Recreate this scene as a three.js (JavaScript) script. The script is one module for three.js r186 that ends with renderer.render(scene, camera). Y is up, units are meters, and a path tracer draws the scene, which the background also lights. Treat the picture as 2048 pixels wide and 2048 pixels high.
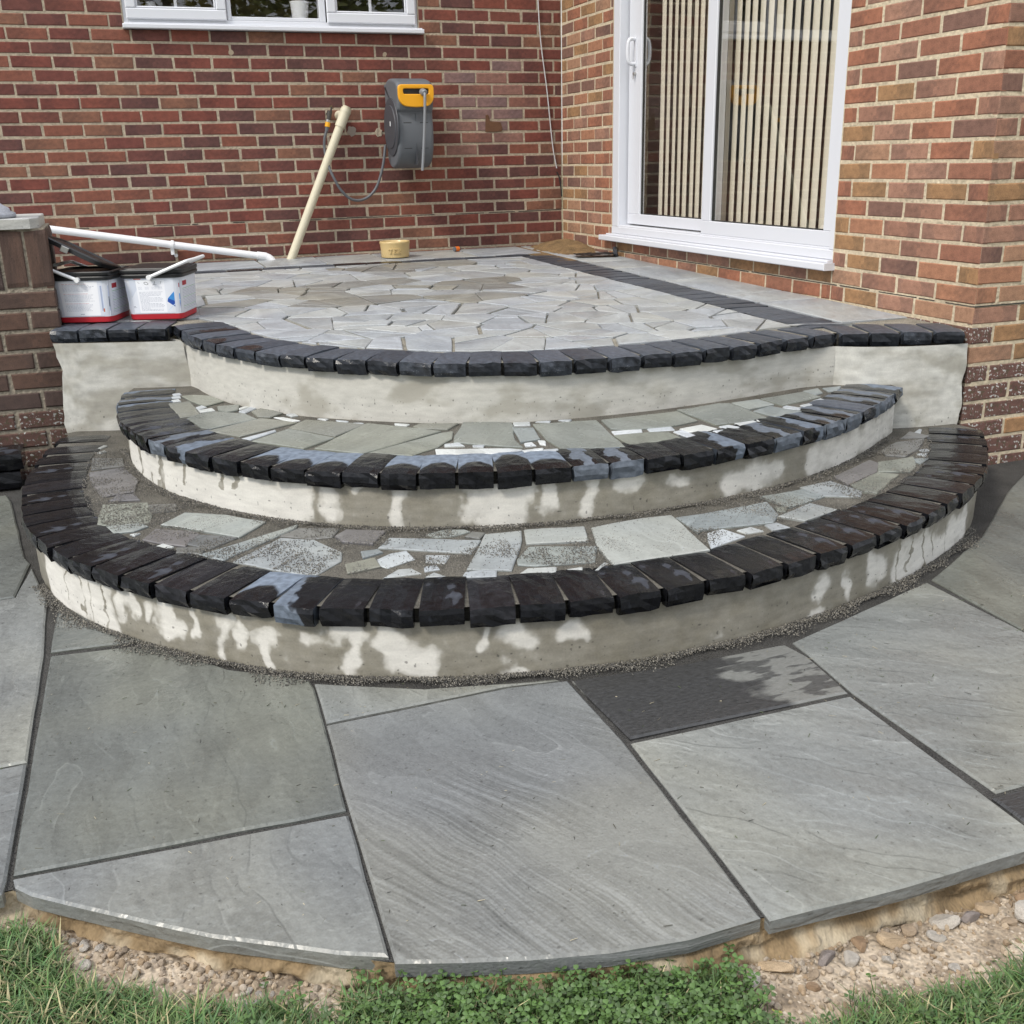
import * as THREE from 'three';
import { mergeGeometries as mergeRaw } from 'three/addons/utils/BufferGeometryUtils.js';
import { FontLoader } from 'three/addons/loaders/FontLoader.js';
import { TextGeometry } from 'three/addons/geometries/TextGeometry.js';

// ---------------------------------------------------------------- camera, sky, sun, exposure
// World: origin at the inner corner of the two house walls, at the damp course of the back wall.
// Back wall = plane z 0 (x negative to the left), side wall = plane x 0 (z towards the garden). Metres.
const scene = new THREE.Scene();
const camera = new THREE.PerspectiveCamera(52.366, 1, 0.05, 400);
{
  const yaw = 0.350744, pitch = 0.325294, roll = -0.022865;
  const fw = new THREE.Vector3(Math.sin(yaw) * Math.cos(pitch), -Math.sin(pitch), -Math.cos(yaw) * Math.cos(pitch));
  const r = new THREE.Vector3(Math.cos(yaw), 0, Math.sin(yaw)), u = new THREE.Vector3().crossVectors(r, fw);
  camera.position.set(-3.02316, 0.33658, 7.07749);
  camera.up.copy(u).multiplyScalar(Math.cos(roll)).addScaledVector(r, -Math.sin(roll));
  camera.lookAt(camera.position.clone().add(fw));
}
const renderer = new THREE.WebGLRenderer({ antialias: true });
renderer.toneMapping = THREE.LinearToneMapping;
renderer.toneMappingExposure = 1.72;
renderer.shadowMap.enabled = true;

// ---------------------------------------------------------------- random numbers and noise
let seed = 20240611;
const rnd = () => { seed = (seed + 0x6d2b79f5) | 0; let t = Math.imul(seed ^ (seed >>> 15), 1 | seed); t = (t + Math.imul(t ^ (t >>> 7), 61 | t)) ^ t; return ((t ^ (t >>> 14)) >>> 0) / 4294967296; };
const rr = (a, b) => a + (b - a) * rnd();
const pick = (a) => a[Math.floor(rnd() * a.length)];
const clamp = (x, a = 0, b = 1) => Math.min(b, Math.max(a, x));
const sstep = (a, b, x) => { const t = clamp((x - a) / (b - a)); return t * t * (3 - 2 * t); };
const lerp = (a, b, t) => a + (b - a) * t;
const mix3 = (a, b, t) => [lerp(a[0], b[0], t), lerp(a[1], b[1], t), lerp(a[2], b[2], t)];
const PM = new Uint8Array(1024); for (let i = 0; i < 1024; i++) PM[i] = Math.floor(rnd() * 256);
const hsh = (x, y) => PM[(PM[x & 1023] + y * 37 + (y >> 3)) & 1023];
const G2 = []; for (let i = 0; i < 16; i++) G2.push([Math.cos(i / 16 * 6.2832), Math.sin(i / 16 * 6.2832)]);
// gradient noise, -0.7..0.7, repeating every px by py cells
function noise(x, y, px = 1000, py = 1000) {
  const xi = Math.floor(x), yi = Math.floor(y), fx = x - xi, fy = y - yi;
  const x0 = ((xi % px) + px) % px, x1 = (x0 + 1) % px, y0 = ((yi % py) + py) % py, y1 = (y0 + 1) % py;
  const u = fx * fx * (3 - 2 * fx), v = fy * fy * (3 - 2 * fy);
  const g = (a, b, c, d) => { const k = G2[hsh(a, b) & 15]; return k[0] * c + k[1] * d; };
  return lerp(lerp(g(x0, y0, fx, fy), g(x1, y0, fx - 1, fy), u), lerp(g(x0, y1, fx, fy - 1), g(x1, y1, fx - 1, fy - 1), u), v);
}
function fbm(x, y, o = 4, px = 1000, py = 1000) { let s = 0, a = 1; for (let i = 0; i < o; i++) { s += a * noise(x + i * 17, y + i * 29, px, py); x *= 2; y *= 2; px *= 2; py *= 2; a *= 0.5; } return s; }
const toS = (c) => 255 * (c <= 0.0031308 ? 12.92 * c : 1.055 * Math.pow(c, 1 / 2.4) - 0.055);
// colour texture from f(u, v) -> linear rgb; grey texture from f(u, v) -> number
function colourTex(w, h, f) {
  const d = new Uint8Array(w * h * 4);
  for (let j = 0; j < h; j++) for (let i = 0; i < w; i++) { const c = f((i + 0.5) / w, (j + 0.5) / h), k = (j * w + i) * 4; for (let q = 0; q < 3; q++) d[k + q] = toS(clamp(c[q])); d[k + 3] = 255; }
  const t = new THREE.DataTexture(d, w, h); t.colorSpace = THREE.SRGBColorSpace; return wrapTex(t);
}
function greyTex(w, h, f) {
  const d = new Uint8Array(w * h * 4);
  for (let j = 0; j < h; j++) for (let i = 0; i < w; i++) { const c = 255 * clamp(f((i + 0.5) / w, (j + 0.5) / h)), k = (j * w + i) * 4; d[k] = d[k + 1] = d[k + 2] = c; d[k + 3] = 255; }
  return wrapTex(new THREE.DataTexture(d, w, h));
}
function wrapTex(t) { t.wrapS = t.wrapT = THREE.RepeatWrapping; t.magFilter = THREE.LinearFilter; t.minFilter = THREE.LinearMipmapLinearFilter; t.generateMipmaps = true; t.needsUpdate = true; return t; }

// overcast sky: brighter overhead, soft cloud, a little brighter round the veiled sun
const SUN = new THREE.Vector3(-0.62, 0.74, 0.30).normalize();
{
  const W = 512, H = 256, d = new Float32Array(W * H * 4);
  for (let j = 0; j < H; j++) for (let i = 0; i < W; i++) {
    const a = ((i + 0.5) / W - 0.5) * 2 * Math.PI, e = ((j + 0.5) / H - 0.5) * Math.PI;
    const x = Math.cos(a) * Math.cos(e), y = Math.sin(e), z = Math.sin(a) * Math.cos(e);
    const cl = 1 + 0.28 * fbm(x / (Math.abs(y) + 0.35) * 1.3 + 40, z / (Math.abs(y) + 0.35) * 1.3 + 40, 4);
    const s = Math.pow(Math.max(0, x * SUN.x + y * SUN.y + z * SUN.z), 6);
    const up = sstep(-0.04, 0.02, y);
    const L = (0.62 + 0.42 * Math.max(0, y)) * cl * (1 + 0.35 * s);
    const k = (j * W + i) * 4;
    d[k] = lerp(0.10, 0.95 * L, up); d[k + 1] = lerp(0.11, 0.985 * L, up); d[k + 2] = lerp(0.09, 1.06 * L, up); d[k + 3] = 1;
  }
  const t = new THREE.DataTexture(d, W, H, THREE.RGBAFormat, THREE.FloatType);
  t.mapping = THREE.EquirectangularReflectionMapping; t.magFilter = t.minFilter = THREE.LinearFilter; t.needsUpdate = true;
  scene.background = t; scene.environment = t;
}
const sun = new THREE.DirectionalLight(new THREE.Color(1, 0.93, 0.82), 1.5);
sun.position.copy(SUN).multiplyScalar(30).add(new THREE.Vector3(-1.5, 0, 3));
sun.target.position.set(-1.5, 0, 3);
sun.castShadow = true; sun.shadow.radius = 22; sun.shadow.mapSize.set(2048, 2048);
Object.assign(sun.shadow.camera, { left: -9, right: 9, top: 9, bottom: -9, near: 1, far: 70 });
scene.add(sun, sun.target);

// ---------------------------------------------------------------- plan data in metres, [x, z]: slate joints of the three steps, stones, slabs, patio edge
const LOW=[[-3.309,2.623],[-3.347,2.79],[-3.378,2.945],[-3.398,3.084],[-3.41,3.21],[-3.414,3.331],[-3.414,3.452],[-3.408,3.572],[-3.396,3.692],[-3.376,3.81],[-3.346,3.926],[-3.306,4.038],[-3.255,4.145],[-3.193,4.247],[-3.123,4.344],[-3.046,4.437],[-2.963,4.527],[-2.875,4.613],[-2.781,4.691],[-2.68,4.759],[-2.574,4.817],[-2.463,4.867],[-2.348,4.907],[-2.231,4.94],[-2.112,4.965],[-1.991,4.983],[-1.867,4.991],[-1.743,4.99],[-1.618,4.981],[-1.496,4.965],[-1.376,4.943],[-1.257,4.916],[-1.139,4.884],[-1.02,4.846],[-.899,4.8],[-.78,4.747],[-.665,4.689],[-.556,4.625],[-.453,4.552],[-.356,4.47],[-.263,4.378],[-.174,4.281],[-.09,4.183],[-.01,4.085]];
const MID=[[-3.061,2.716],[-3.077,2.846],[-3.087,2.977],[-3.089,3.106],[-3.081,3.232],[-3.063,3.352],[-3.037,3.466],[-3.002,3.575],[-2.956,3.681],[-2.9,3.787],[-2.834,3.89],[-2.76,3.987],[-2.678,4.076],[-2.59,4.155],[-2.498,4.223],[-2.401,4.28],[-2.301,4.329],[-2.198,4.37],[-2.092,4.404],[-1.984,4.431],[-1.873,4.449],[-1.759,4.46],[-1.644,4.465],[-1.528,4.465],[-1.41,4.457],[-1.291,4.443],[-1.172,4.42],[-1.053,4.39],[-.936,4.351],[-.821,4.304],[-.71,4.249],[-.605,4.188],[-.506,4.123],[-.411,4.055],[-.319,3.985]];
const TOP=[[-2.819,2.738],[-2.791,2.87],[-2.758,2.998],[-2.717,3.119],[-2.665,3.232],[-2.603,3.334],[-2.533,3.426],[-2.456,3.509],[-2.372,3.585],[-2.282,3.656],[-2.187,3.723],[-2.088,3.783],[-1.984,3.836],[-1.874,3.879],[-1.758,3.909],[-1.637,3.926],[-1.513,3.934],[-1.389,3.936],[-1.267,3.933],[-1.145,3.924],[-1.024,3.91],[-.9,3.89],[-.773,3.867],[-.643,3.845],[-.509,3.824]];
const MIDST=[["mid",[[-2.902,3.051],[-2.831,3.047],[-2.813,3.289],[-2.877,3.301]]],["mid",[[-2.846,2.929],[-2.807,2.927],[-2.749,2.976],[-2.711,3.096],[-2.78,3.149],[-2.819,3.043]]],["mid",[[-2.857,3.328],[-2.812,3.28],[-2.757,3.262],[-2.664,3.343],[-2.634,3.444],[-2.805,3.525],[-2.822,3.486]]],["mid",[[-2.804,3.549],[-2.619,3.442],[-2.516,3.559],[-2.716,3.667]]],["white",[[-2.816,3.15],[-2.792,3.124],[-2.777,3.16],[-2.809,3.197]]],["white",[[-2.81,3.209],[-2.761,3.19],[-2.754,3.236],[-2.806,3.247]]],["white",[[-2.67,3.24],[-2.645,3.215],[-2.632,3.23],[-2.67,3.268]]],["white",[[-2.676,3.292],[-2.629,3.236],[-2.611,3.269],[-2.659,3.328]]],["white",[[-2.572,3.439],[-2.542,3.454],[-2.497,3.527],[-2.529,3.528]]],["white",[[-2.526,3.418],[-2.499,3.413],[-2.491,3.452],[-2.514,3.459]]],["white",[[-2.887,2.919],[-2.856,2.913],[-2.855,2.949],[-2.885,2.946]]],["white",[[-2.891,2.988],[-2.864,2.977],[-2.859,3.014],[-2.886,3.02]]],["white",[[-2.88,2.859],[-2.852,2.852],[-2.849,2.886],[-2.878,2.892]]],["white",[[-2.717,3.704],[-2.596,3.628],[-2.596,3.648],[-2.698,3.734]]],["mid",[[-2.738,3.179],[-2.664,3.186],[-2.681,3.271],[-2.72,3.289],[-2.74,3.243]]],["mid",[[-2.632,3.322],[-2.595,3.286],[-2.537,3.395],[-2.587,3.441],[-2.623,3.415]]],["mid",[[-2.684,3.755],[-2.555,3.648],[-2.441,3.827],[-2.551,3.915],[-2.622,3.827]]],["mid",[[-2.548,3.625],[-2.476,3.534],[-2.304,3.69],[-2.429,3.803]]],["white",[[-2.434,3.528],[-2.402,3.547],[-2.414,3.564]]],["white",[[-2.381,3.579],[-2.345,3.613],[-2.355,3.63],[-2.379,3.605]]],["white",[[-2.337,3.642],[-2.303,3.658],[-2.315,3.672]]],["white",[[-2.208,3.712],[-2.165,3.748],[-2.18,3.765],[-2.212,3.734]]],["white",[[-2.135,4.053],[-2.088,4.055],[-2.085,4.097],[-2.142,4.077]]],["mid",[[-2.515,3.93],[-2.296,3.686],[-2.145,3.844],[-2.104,3.895],[-2.396,4.049]]],["mid",[[-2.371,4.05],[-2.107,3.916],[-2.067,3.912],[-2.098,4.0],[-2.169,4.078],[-2.263,4.133]]],["mid",[[-2.162,3.79],[-2.133,3.763],[-2.017,3.811],[-2.072,3.872],[-2.155,3.816]]],["white",[[-2.177,4.094],[-1.971,4.178],[-1.936,4.211],[-1.997,4.231],[-2.191,4.153]]],["mid",[[-2.074,3.968],[-1.993,3.806],[-1.925,3.823],[-1.848,3.876],[-1.92,4.098],[-1.929,4.184],[-1.985,4.144],[-2.099,4.042]]],["white",[[-1.841,3.879],[-1.789,3.896],[-1.803,3.937],[-1.854,3.921]]],["pale",[[-1.869,3.953],[-1.811,3.981],[-1.845,4.12],[-1.909,4.132]]],["white",[[-1.905,4.148],[-1.879,4.146],[-1.882,4.186],[-1.913,4.178]]],["white",[[-1.852,4.13],[-1.834,4.146],[-1.852,4.193],[-1.863,4.174]]],["white",[[-1.939,4.219],[-1.871,4.218],[-1.88,4.24],[-1.942,4.244]]],["white",[[-1.88,4.24],[-1.835,4.248],[-1.839,4.273],[-1.884,4.258]]],["white",[[-1.767,3.899],[-1.717,3.906],[-1.729,3.925]]],["white",[[-1.689,3.911],[-1.648,3.923],[-1.667,3.947]]],["white",[[-2.057,4.097],[-2.025,4.112],[-2.036,4.134],[-2.062,4.115]]],["mid",[[-1.787,3.929],[-1.579,3.972],[-1.645,4.317],[-1.823,4.26],[-1.824,4.137]]],["mid",[[-1.56,3.981],[-1.276,3.979],[-1.28,4.119],[-1.397,4.149],[-1.549,4.131],[-1.582,4.097]]],["white",[[-1.596,4.128],[-1.497,4.145],[-1.511,4.176],[-1.605,4.168]]],["mid",[[-1.611,4.187],[-1.492,4.192],[-1.44,4.22],[-1.438,4.3],[-1.617,4.303]]],["white",[[-1.475,4.143],[-1.391,4.152],[-1.402,4.193],[-1.484,4.177]]],["white",[[-1.418,4.215],[-1.382,4.21],[-1.38,4.292],[-1.416,4.297]]],["white",[[-1.381,4.188],[-1.291,4.172],[-1.273,4.239],[-1.348,4.256],[-1.374,4.236]]],["white",[[-1.364,4.285],[-1.315,4.272],[-1.316,4.286],[-1.359,4.302]]],["white",[[-1.303,4.263],[-1.266,4.265],[-1.301,4.286]]],["white",[[-1.253,4.218],[-1.215,4.213],[-1.197,4.253],[-1.251,4.272]]],["white",[[-1.186,4.204],[-1.112,4.2],[-1.111,4.224],[-1.189,4.241]]],["white",[[-1.102,4.196],[-1.069,4.196],[-1.081,4.219],[-1.106,4.221]]],["white",[[-.903,4.063],[-.883,4.054],[-.855,4.113],[-.883,4.134],[-.916,4.083]]],["white",[[-.841,4.075],[-.779,4.06],[-.79,4.081],[-.843,4.101]]],["white",[[-.757,4.033],[-.713,4.017],[-.715,4.044],[-.761,4.059]]],["mid",[[-1.26,3.96],[-1.218,3.963],[-1.087,3.937],[-1.051,3.954],[-1.055,4.186],[-1.251,4.196]]],["pale",[[-1.037,3.952],[-.924,3.942],[-.92,4.027],[-1.033,4.053]]],["pale",[[-1.035,4.087],[-.948,4.05],[-.897,4.154],[-1.015,4.181]]],["mid",[[-.904,3.932],[-.706,3.902],[-.7,3.994],[-.896,4.048]]],["pale",[[-.692,3.889],[-.621,3.873],[-.651,3.939],[-.69,3.954]]],["pale",[[-.599,3.879],[-.525,3.879],[-.587,3.94],[-.614,3.927]]]];
const LOWST=[["mid",[[-3.17,3.789],[-3.158,3.683],[-3.028,3.718],[-3.021,3.855],[-3.033,3.924],[-3.158,3.899],[-3.173,3.872]]],["dark",[[-3.139,3.645],[-3.116,3.595],[-3.065,3.6],[-3.052,3.672]]],["dark",[[-3.023,3.744],[-2.943,3.768],[-2.95,3.833],[-3.014,3.826]]],["pale",[[-3.146,3.914],[-3.062,3.921],[-3.037,3.958],[-3.075,3.986],[-3.127,3.982]]],["white",[[-3.085,4.011],[-3.059,4.012],[-3.074,4.03]]],["white",[[-3.179,2.978],[-3.153,2.958],[-3.146,2.977],[-3.168,2.999]]],["white",[[-3.179,2.912],[-3.157,2.872],[-3.142,2.888],[-3.168,2.926]]],["dark",[[-3.202,3.269],[-3.088,3.25],[-3.048,3.436],[-3.065,3.57],[-3.158,3.589],[-3.194,3.409]]],["dark",[[-3.193,3.067],[-3.093,3.113],[-3.087,3.221],[-3.195,3.23]]],["pale",[[-2.994,3.966],[-2.923,3.882],[-2.807,3.956],[-2.707,4.064],[-2.794,4.168],[-2.955,3.999]]],["dark",[[-3.051,4.078],[-3.013,3.998],[-2.913,4.067],[-2.9,4.097],[-2.944,4.181],[-3.013,4.122]]],["dark",[[-2.937,4.165],[-2.898,4.103],[-2.8,4.17],[-2.88,4.231]]],["white",[[-3.02,4.151],[-3.0,4.137],[-2.974,4.172],[-2.994,4.187]]],["dark",[[-2.964,4.19],[-2.885,4.216],[-2.911,4.262],[-2.969,4.227]]],["pale",[[-2.909,4.271],[-2.842,4.243],[-2.623,4.132],[-2.633,4.157],[-2.827,4.311],[-2.855,4.338]]],["pale",[[-2.827,4.362],[-2.781,4.319],[-2.683,4.228],[-2.599,4.284],[-2.548,4.41],[-2.563,4.471],[-2.64,4.542],[-2.691,4.512]]],["dark",[[-2.68,4.206],[-2.622,4.164],[-2.513,4.212],[-2.547,4.274],[-2.596,4.271]]],["dark",[[-2.536,4.279],[-2.497,4.239],[-2.397,4.293],[-2.454,4.38],[-2.525,4.33]]],["pale",[[-2.442,4.417],[-2.397,4.355],[-2.169,4.474],[-2.224,4.557],[-2.352,4.474]]],["white",[[-2.495,4.518],[-2.427,4.472],[-2.379,4.467],[-2.375,4.537],[-2.457,4.571]]],["white",[[-2.485,4.637],[-2.436,4.596],[-2.401,4.603],[-2.388,4.644]]],["white",[[-2.382,4.674],[-2.355,4.655],[-2.331,4.704]]],["white",[[-2.339,4.523],[-2.28,4.549],[-2.31,4.599],[-2.353,4.572]]],["white",[[-2.368,4.605],[-2.334,4.604],[-2.335,4.636],[-2.374,4.635]]],["pale",[[-2.495,4.433],[-2.452,4.434],[-2.446,4.455],[-2.499,4.474]]],["mid",[[-2.554,4.508],[-2.475,4.493],[-2.476,4.558],[-2.561,4.569]]],["pale",[[-2.288,4.366],[-2.234,4.351],[-2.182,4.374],[-2.175,4.392],[-2.229,4.406],[-2.272,4.396]]],["dark",[[-2.194,4.431],[-2.167,4.405],[-2.14,4.427],[-2.167,4.461]]],["pale",[[-2.266,4.666],[-2.197,4.547],[-2.138,4.437],[-2.039,4.452],[-2.083,4.562],[-2.167,4.717]]],["pale",[[-2.023,4.45],[-1.86,4.493],[-1.896,4.6],[-2.056,4.552]]],["pale",[[-2.123,4.656],[-2.061,4.581],[-1.894,4.65],[-1.946,4.75],[-2.098,4.712],[-2.133,4.689]]],["white",[[-2.28,4.684],[-2.244,4.687],[-2.202,4.706],[-2.216,4.743],[-2.298,4.714]]],["white",[[-2.16,4.752],[-2.122,4.721],[-2.049,4.741],[-2.063,4.775]]],["white",[[-2.033,4.772],[-1.989,4.772],[-1.997,4.792]]],["pale",[[-1.839,4.511],[-1.683,4.496],[-1.582,4.506],[-1.628,4.797],[-1.906,4.791],[-1.887,4.648]]],["white",[[-1.964,4.801],[-1.923,4.763],[-1.915,4.77],[-1.956,4.803]]],["pale",[[-1.574,4.529],[-1.489,4.532],[-1.258,4.513],[-1.295,4.626],[-1.344,4.675],[-1.567,4.648],[-1.583,4.663]]],["white",[[-1.561,4.68],[-1.506,4.666],[-1.481,4.743],[-1.613,4.787]]],["white",[[-1.472,4.691],[-1.423,4.684],[-1.408,4.724],[-1.462,4.724]]],["white",[[-1.376,4.685],[-1.336,4.683],[-1.325,4.732],[-1.382,4.731]]],["pale",[[-1.241,4.459],[-1.121,4.455],[-1.079,4.45],[-1.066,4.533],[-1.222,4.579]]],["mid",[[-1.258,4.563],[-1.228,4.577],[-1.256,4.607],[-1.272,4.599]]],["pale",[[-1.297,4.64],[-1.146,4.575],[-1.112,4.656],[-1.253,4.7]]],["pale",[[-1.072,4.429],[-.949,4.411],[-.93,4.542],[-.969,4.582],[-1.068,4.526]]],["mid",[[-.917,4.475],[-.751,4.399],[-.709,4.444],[-.9,4.573],[-.924,4.545]]],["dark",[[-.908,4.379],[-.679,4.266],[-.679,4.309],[-.749,4.386],[-.923,4.467]]],["mid",[[-.664,4.295],[-.517,4.292],[-.589,4.386],[-.646,4.428],[-.737,4.386]]],["pale",[[-.544,4.308],[-.482,4.323],[-.548,4.363]]],["white",[[-.433,4.225],[-.396,4.22],[-.405,4.246],[-.434,4.248]]],["white",[[-.477,4.266],[-.435,4.27],[-.47,4.299]]],["white",[[-.279,4.019],[-.224,3.983],[-.221,3.993],[-.269,4.041]]],["dark",[[-.559,4.182],[-.438,4.112],[-.316,4.112],[-.435,4.217],[-.538,4.275],[-.582,4.232]]],["dark",[[-.382,4.073],[-.293,4.012],[-.273,4.09],[-.306,4.1]]]];
const SEED=[[-2.588,1.112],[-2.309,.76],[-2.154,.973],[-1.985,1.062],[-1.697,.843],[-1.578,1.211],[-1.841,1.261],[-1.891,.983],[-1.351,1.134],[-1.055,.871],[-.82,.846],[-.808,1.144],[-.613,1.03],[-1.137,.752],[-1.417,.964],[-2.597,1.49],[-2.403,1.321],[-2.221,1.413],[-2.077,1.431],[-1.895,1.632],[-1.626,1.602],[-1.403,1.543],[-1.158,1.487],[-.917,1.357],[-.702,1.466],[-.627,1.751],[-1.136,1.733],[-2.558,1.894],[-2.287,1.841],[-2.077,1.943],[-1.85,1.91],[-1.659,1.953],[-1.495,2.129],[-1.212,2.018],[-.989,1.969],[-.893,2.17],[-.688,2.006],[-2.491,2.058],[-2.357,2.164],[-2.206,2.277],[-2.036,2.232],[-1.77,2.399],[-1.503,2.264],[-1.337,2.297],[-1.267,2.548],[-1.069,2.466],[-.933,2.485],[-2.612,2.323],[-2.442,2.402],[-2.29,2.397],[-2.189,2.52],[-2.044,2.511],[-2.034,2.736],[-1.908,2.793],[-1.734,2.653],[-1.576,2.725],[-1.452,2.856],[-1.272,2.787],[-1.123,2.777],[-2.565,2.827],[-2.525,2.936],[-2.436,2.822],[-2.281,2.794],[-2.161,2.815],[-2.078,2.918],[-1.957,2.973],[-1.844,3.086],[-1.622,2.922],[-1.535,2.995],[-1.417,3.013],[-1.32,3.056],[-1.188,3.045],[-2.437,3.063],[-2.255,3.172],[-2.139,3.359],[-2.249,3.311],[-2.007,3.389],[-1.795,3.454],[-1.835,3.212],[-1.636,3.269],[-1.565,3.359],[-1.489,3.363],[-1.402,3.341],[-1.364,3.475],[-1.648,3.57],[-1.563,3.607],[-1.448,3.577],[-.402,1.535],[-.407,1.81],[-.63,2.08],[-.411,2.064],[-.495,1.489],[-.649,1.691],[-.842,2.525],[-.644,2.515],[-.65,2.758],[-.634,2.99],[-.808,2.779],[-1.002,2.912],[-.817,2.994],[-.843,3.223],[-.66,3.186],[-.627,3.317],[-1.012,3.225],[-1.119,3.178],[-.997,2.74],[-1.154,3.411],[-1.019,3.435],[-.866,3.432],[-.697,3.505],[-.622,3.571],[-1.311,3.506],[-1.237,3.66],[-1.075,3.638],[-.897,3.619]];
const SLAB={"S1":[[-3.557,2.819],[-3.518,2.836],[-3.414,3.523],[-3.399,3.591],[-3.436,3.871],[-3.472,3.881]],"S2":[[-3.427,3.888],[-3.391,3.615],[-3.311,3.925],[-3.32,3.891],[-3.32,4.337],[-3.333,4.882],[-3.393,4.879],[-3.47,3.908]],"S3":[[-3.392,4.893],[-3.34,4.896],[-3.347,5.308],[-3.356,5.342]],"P1":[[-3.307,3.949],[-3.192,4.199],[-3.079,4.343],[-3.314,4.319]],"P2":[[-3.313,4.346],[-3.06,4.376],[-2.891,4.609],[-2.712,4.746],[-2.709,4.8],[-2.742,5.316],[-3.337,5.285],[-3.328,4.897]],"P3":[[-3.336,5.301],[-2.742,5.337],[-2.762,5.735],[-2.832,5.701],[-3.019,5.584],[-3.183,5.456],[-3.304,5.358],[-3.332,5.324]],"P4":[[-2.702,4.762],[-2.462,4.899],[-2.137,4.988],[-2.28,4.958],[-2.711,4.965]],"P5":[[-2.711,4.985],[-2.274,4.98],[-2.132,5.002],[-2.13,5.293],[-2.164,5.878],[-2.296,5.878],[-2.428,5.857],[-2.551,5.824],[-2.751,5.752],[-2.732,5.327]],"P6":[[-2.116,5.003],[-1.843,5.031],[-1.535,5.032],[-1.522,5.11],[-1.547,5.3],[-2.106,5.291]],"P7":[[-2.113,5.31],[-1.555,5.322],[-1.574,5.769],[-1.557,5.898],[-2.152,5.881]],"P8":[[-1.517,5.03],[-.915,4.847],[-.947,5.351],[-1.327,5.759],[-1.534,5.743],[-1.533,5.303],[-1.511,5.108]],"P9":[[-.883,4.825],[-.484,4.6],[.089,4.134],[.268,4.216],[-.438,5.063],[-.92,5.343]],"P10":[[-1.535,5.754],[-1.338,5.769],[-1.478,5.896],[-1.536,5.872]]};
const EDGE=[[-3.34,5.327],[-3.304,5.363],[-3.183,5.459],[-3.019,5.586],[-2.832,5.704],[-2.757,5.75],[-2.553,5.827],[-2.429,5.86],[-2.297,5.88],[-2.168,5.881],[-1.89,5.897],[-1.619,5.9],[-1.322,5.888]];

// ---------------------------------------------------------------- object helpers
const used = {};
const numbered = (n) => { const k = used[n] = (used[n] ?? -1) + 1; return k ? n + '_' + String(k).padStart(3, '0') : n; };
const shade = (o) => { o.castShadow = o.receiveShadow = true; return o; };
function thing(name, label, category, opt = {}) {
  const g = new THREE.Group(); g.name = numbered(name); scene.add(g);
  g.userData = { label, category }; if (opt.group) g.userData.group = opt.group; if (opt.kind) g.userData.kind = opt.kind;
  if (opt.at) g.position.set(...opt.at); if (opt.turn) g.rotation.y = opt.turn;
  return g;
}
function part(parent, name, geo, mat, label) { const m = shade(new THREE.Mesh(geo, mat)); m.name = name; if (label) m.userData.label = label; parent.add(m); return m; }
function std(o) { return new THREE.MeshStandardMaterial({ roughness: 0.8, ...o }); }
const lin = (r, g, b) => new THREE.Color().setRGB(r, g, b);
function box(x0, x1, y0, y1, z0, z1) { const g = new THREE.BoxGeometry(x1 - x0, y1 - y0, z1 - z0); g.translate((x0 + x1) / 2, (y0 + y1) / 2, (z0 + z1) / 2); return g; }
function mergeGeometries(list, groups = false) { return mergeRaw(list.map((g) => { const q = g.index ? g.toNonIndexed() : g; for (const k of Object.keys(q.attributes)) if (!['position', 'normal', 'uv'].includes(k)) q.deleteAttribute(k); if (!q.attributes.uv) q.setAttribute('uv', new THREE.Float32BufferAttribute(new Float32Array(q.attributes.position.count * 2), 2)); return q; }), groups); }
// uv in metres from position, along the two axes that the face spans
function metreUV(g, s = 1, ou = 0, ov = 0) {
  const q = g.index ? g.toNonIndexed() : g; const p = q.attributes.position, uv = new Float32Array(p.count * 2), a = new THREE.Vector3(), b = new THREE.Vector3(), c = new THREE.Vector3();
  for (let i = 0; i < p.count; i += 3) {
    a.fromBufferAttribute(p, i); b.fromBufferAttribute(p, i + 1); c.fromBufferAttribute(p, i + 2);
    const n = b.clone().sub(a).cross(c.clone().sub(a)), X = Math.abs(n.x), Y = Math.abs(n.y), Z = Math.abs(n.z);
    [a, b, c].forEach((v, k) => { const [s0, t0] = Y >= X && Y >= Z ? [v.x, v.z] : X >= Z ? [v.z, v.y] : [v.x, v.y]; uv[(i + k) * 2] = s0 * s + ou; uv[(i + k) * 2 + 1] = t0 * s + ov; });
  }
  q.setAttribute('uv', new THREE.BufferAttribute(uv, 2)); if (!q.attributes.normal) q.computeVertexNormals(); return q;
}
// a bar with rounded long edges from a chamfered outline
function barGeo(w, h, d, ch = 0.003) {
  const s = new THREE.Shape(); const a = w / 2 - ch, b = h / 2 - ch; s.moveTo(-a, -b); s.lineTo(a, -b); s.lineTo(a, b); s.lineTo(-a, b);
  const g = new THREE.ExtrudeGeometry(s, { depth: Math.max(1e-4, d - 2 * ch), bevelEnabled: true, bevelThickness: ch, bevelSize: ch, bevelSegments: 1 }); g.translate(0, 0, -(d / 2 - ch)); return g;
}
const bar = (x0, x1, y0, y1, z0, z1, ch) => barGeo(x1 - x0, y1 - y0, z1 - z0, ch).translate((x0 + x1) / 2, (y0 + y1) / 2, (z0 + z1) / 2);
function tube(pts, r, seg = 40, rad = 10) { return new THREE.TubeGeometry(new THREE.CatmullRomCurve3(pts.map((p) => new THREE.Vector3(...p))), seg, r, rad); }
function rod(a, b, r0, r1 = r0, n = 18) {
  const A = new THREE.Vector3(...a), B = new THREE.Vector3(...b), L = A.distanceTo(B);
  const g = new THREE.CylinderGeometry(r1, r0, L, n); g.translate(0, L / 2, 0);
  g.applyQuaternion(new THREE.Quaternion().setFromUnitVectors(new THREE.Vector3(0, 1, 0), B.clone().sub(A).normalize())); g.translate(...a); return g;
}
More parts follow.
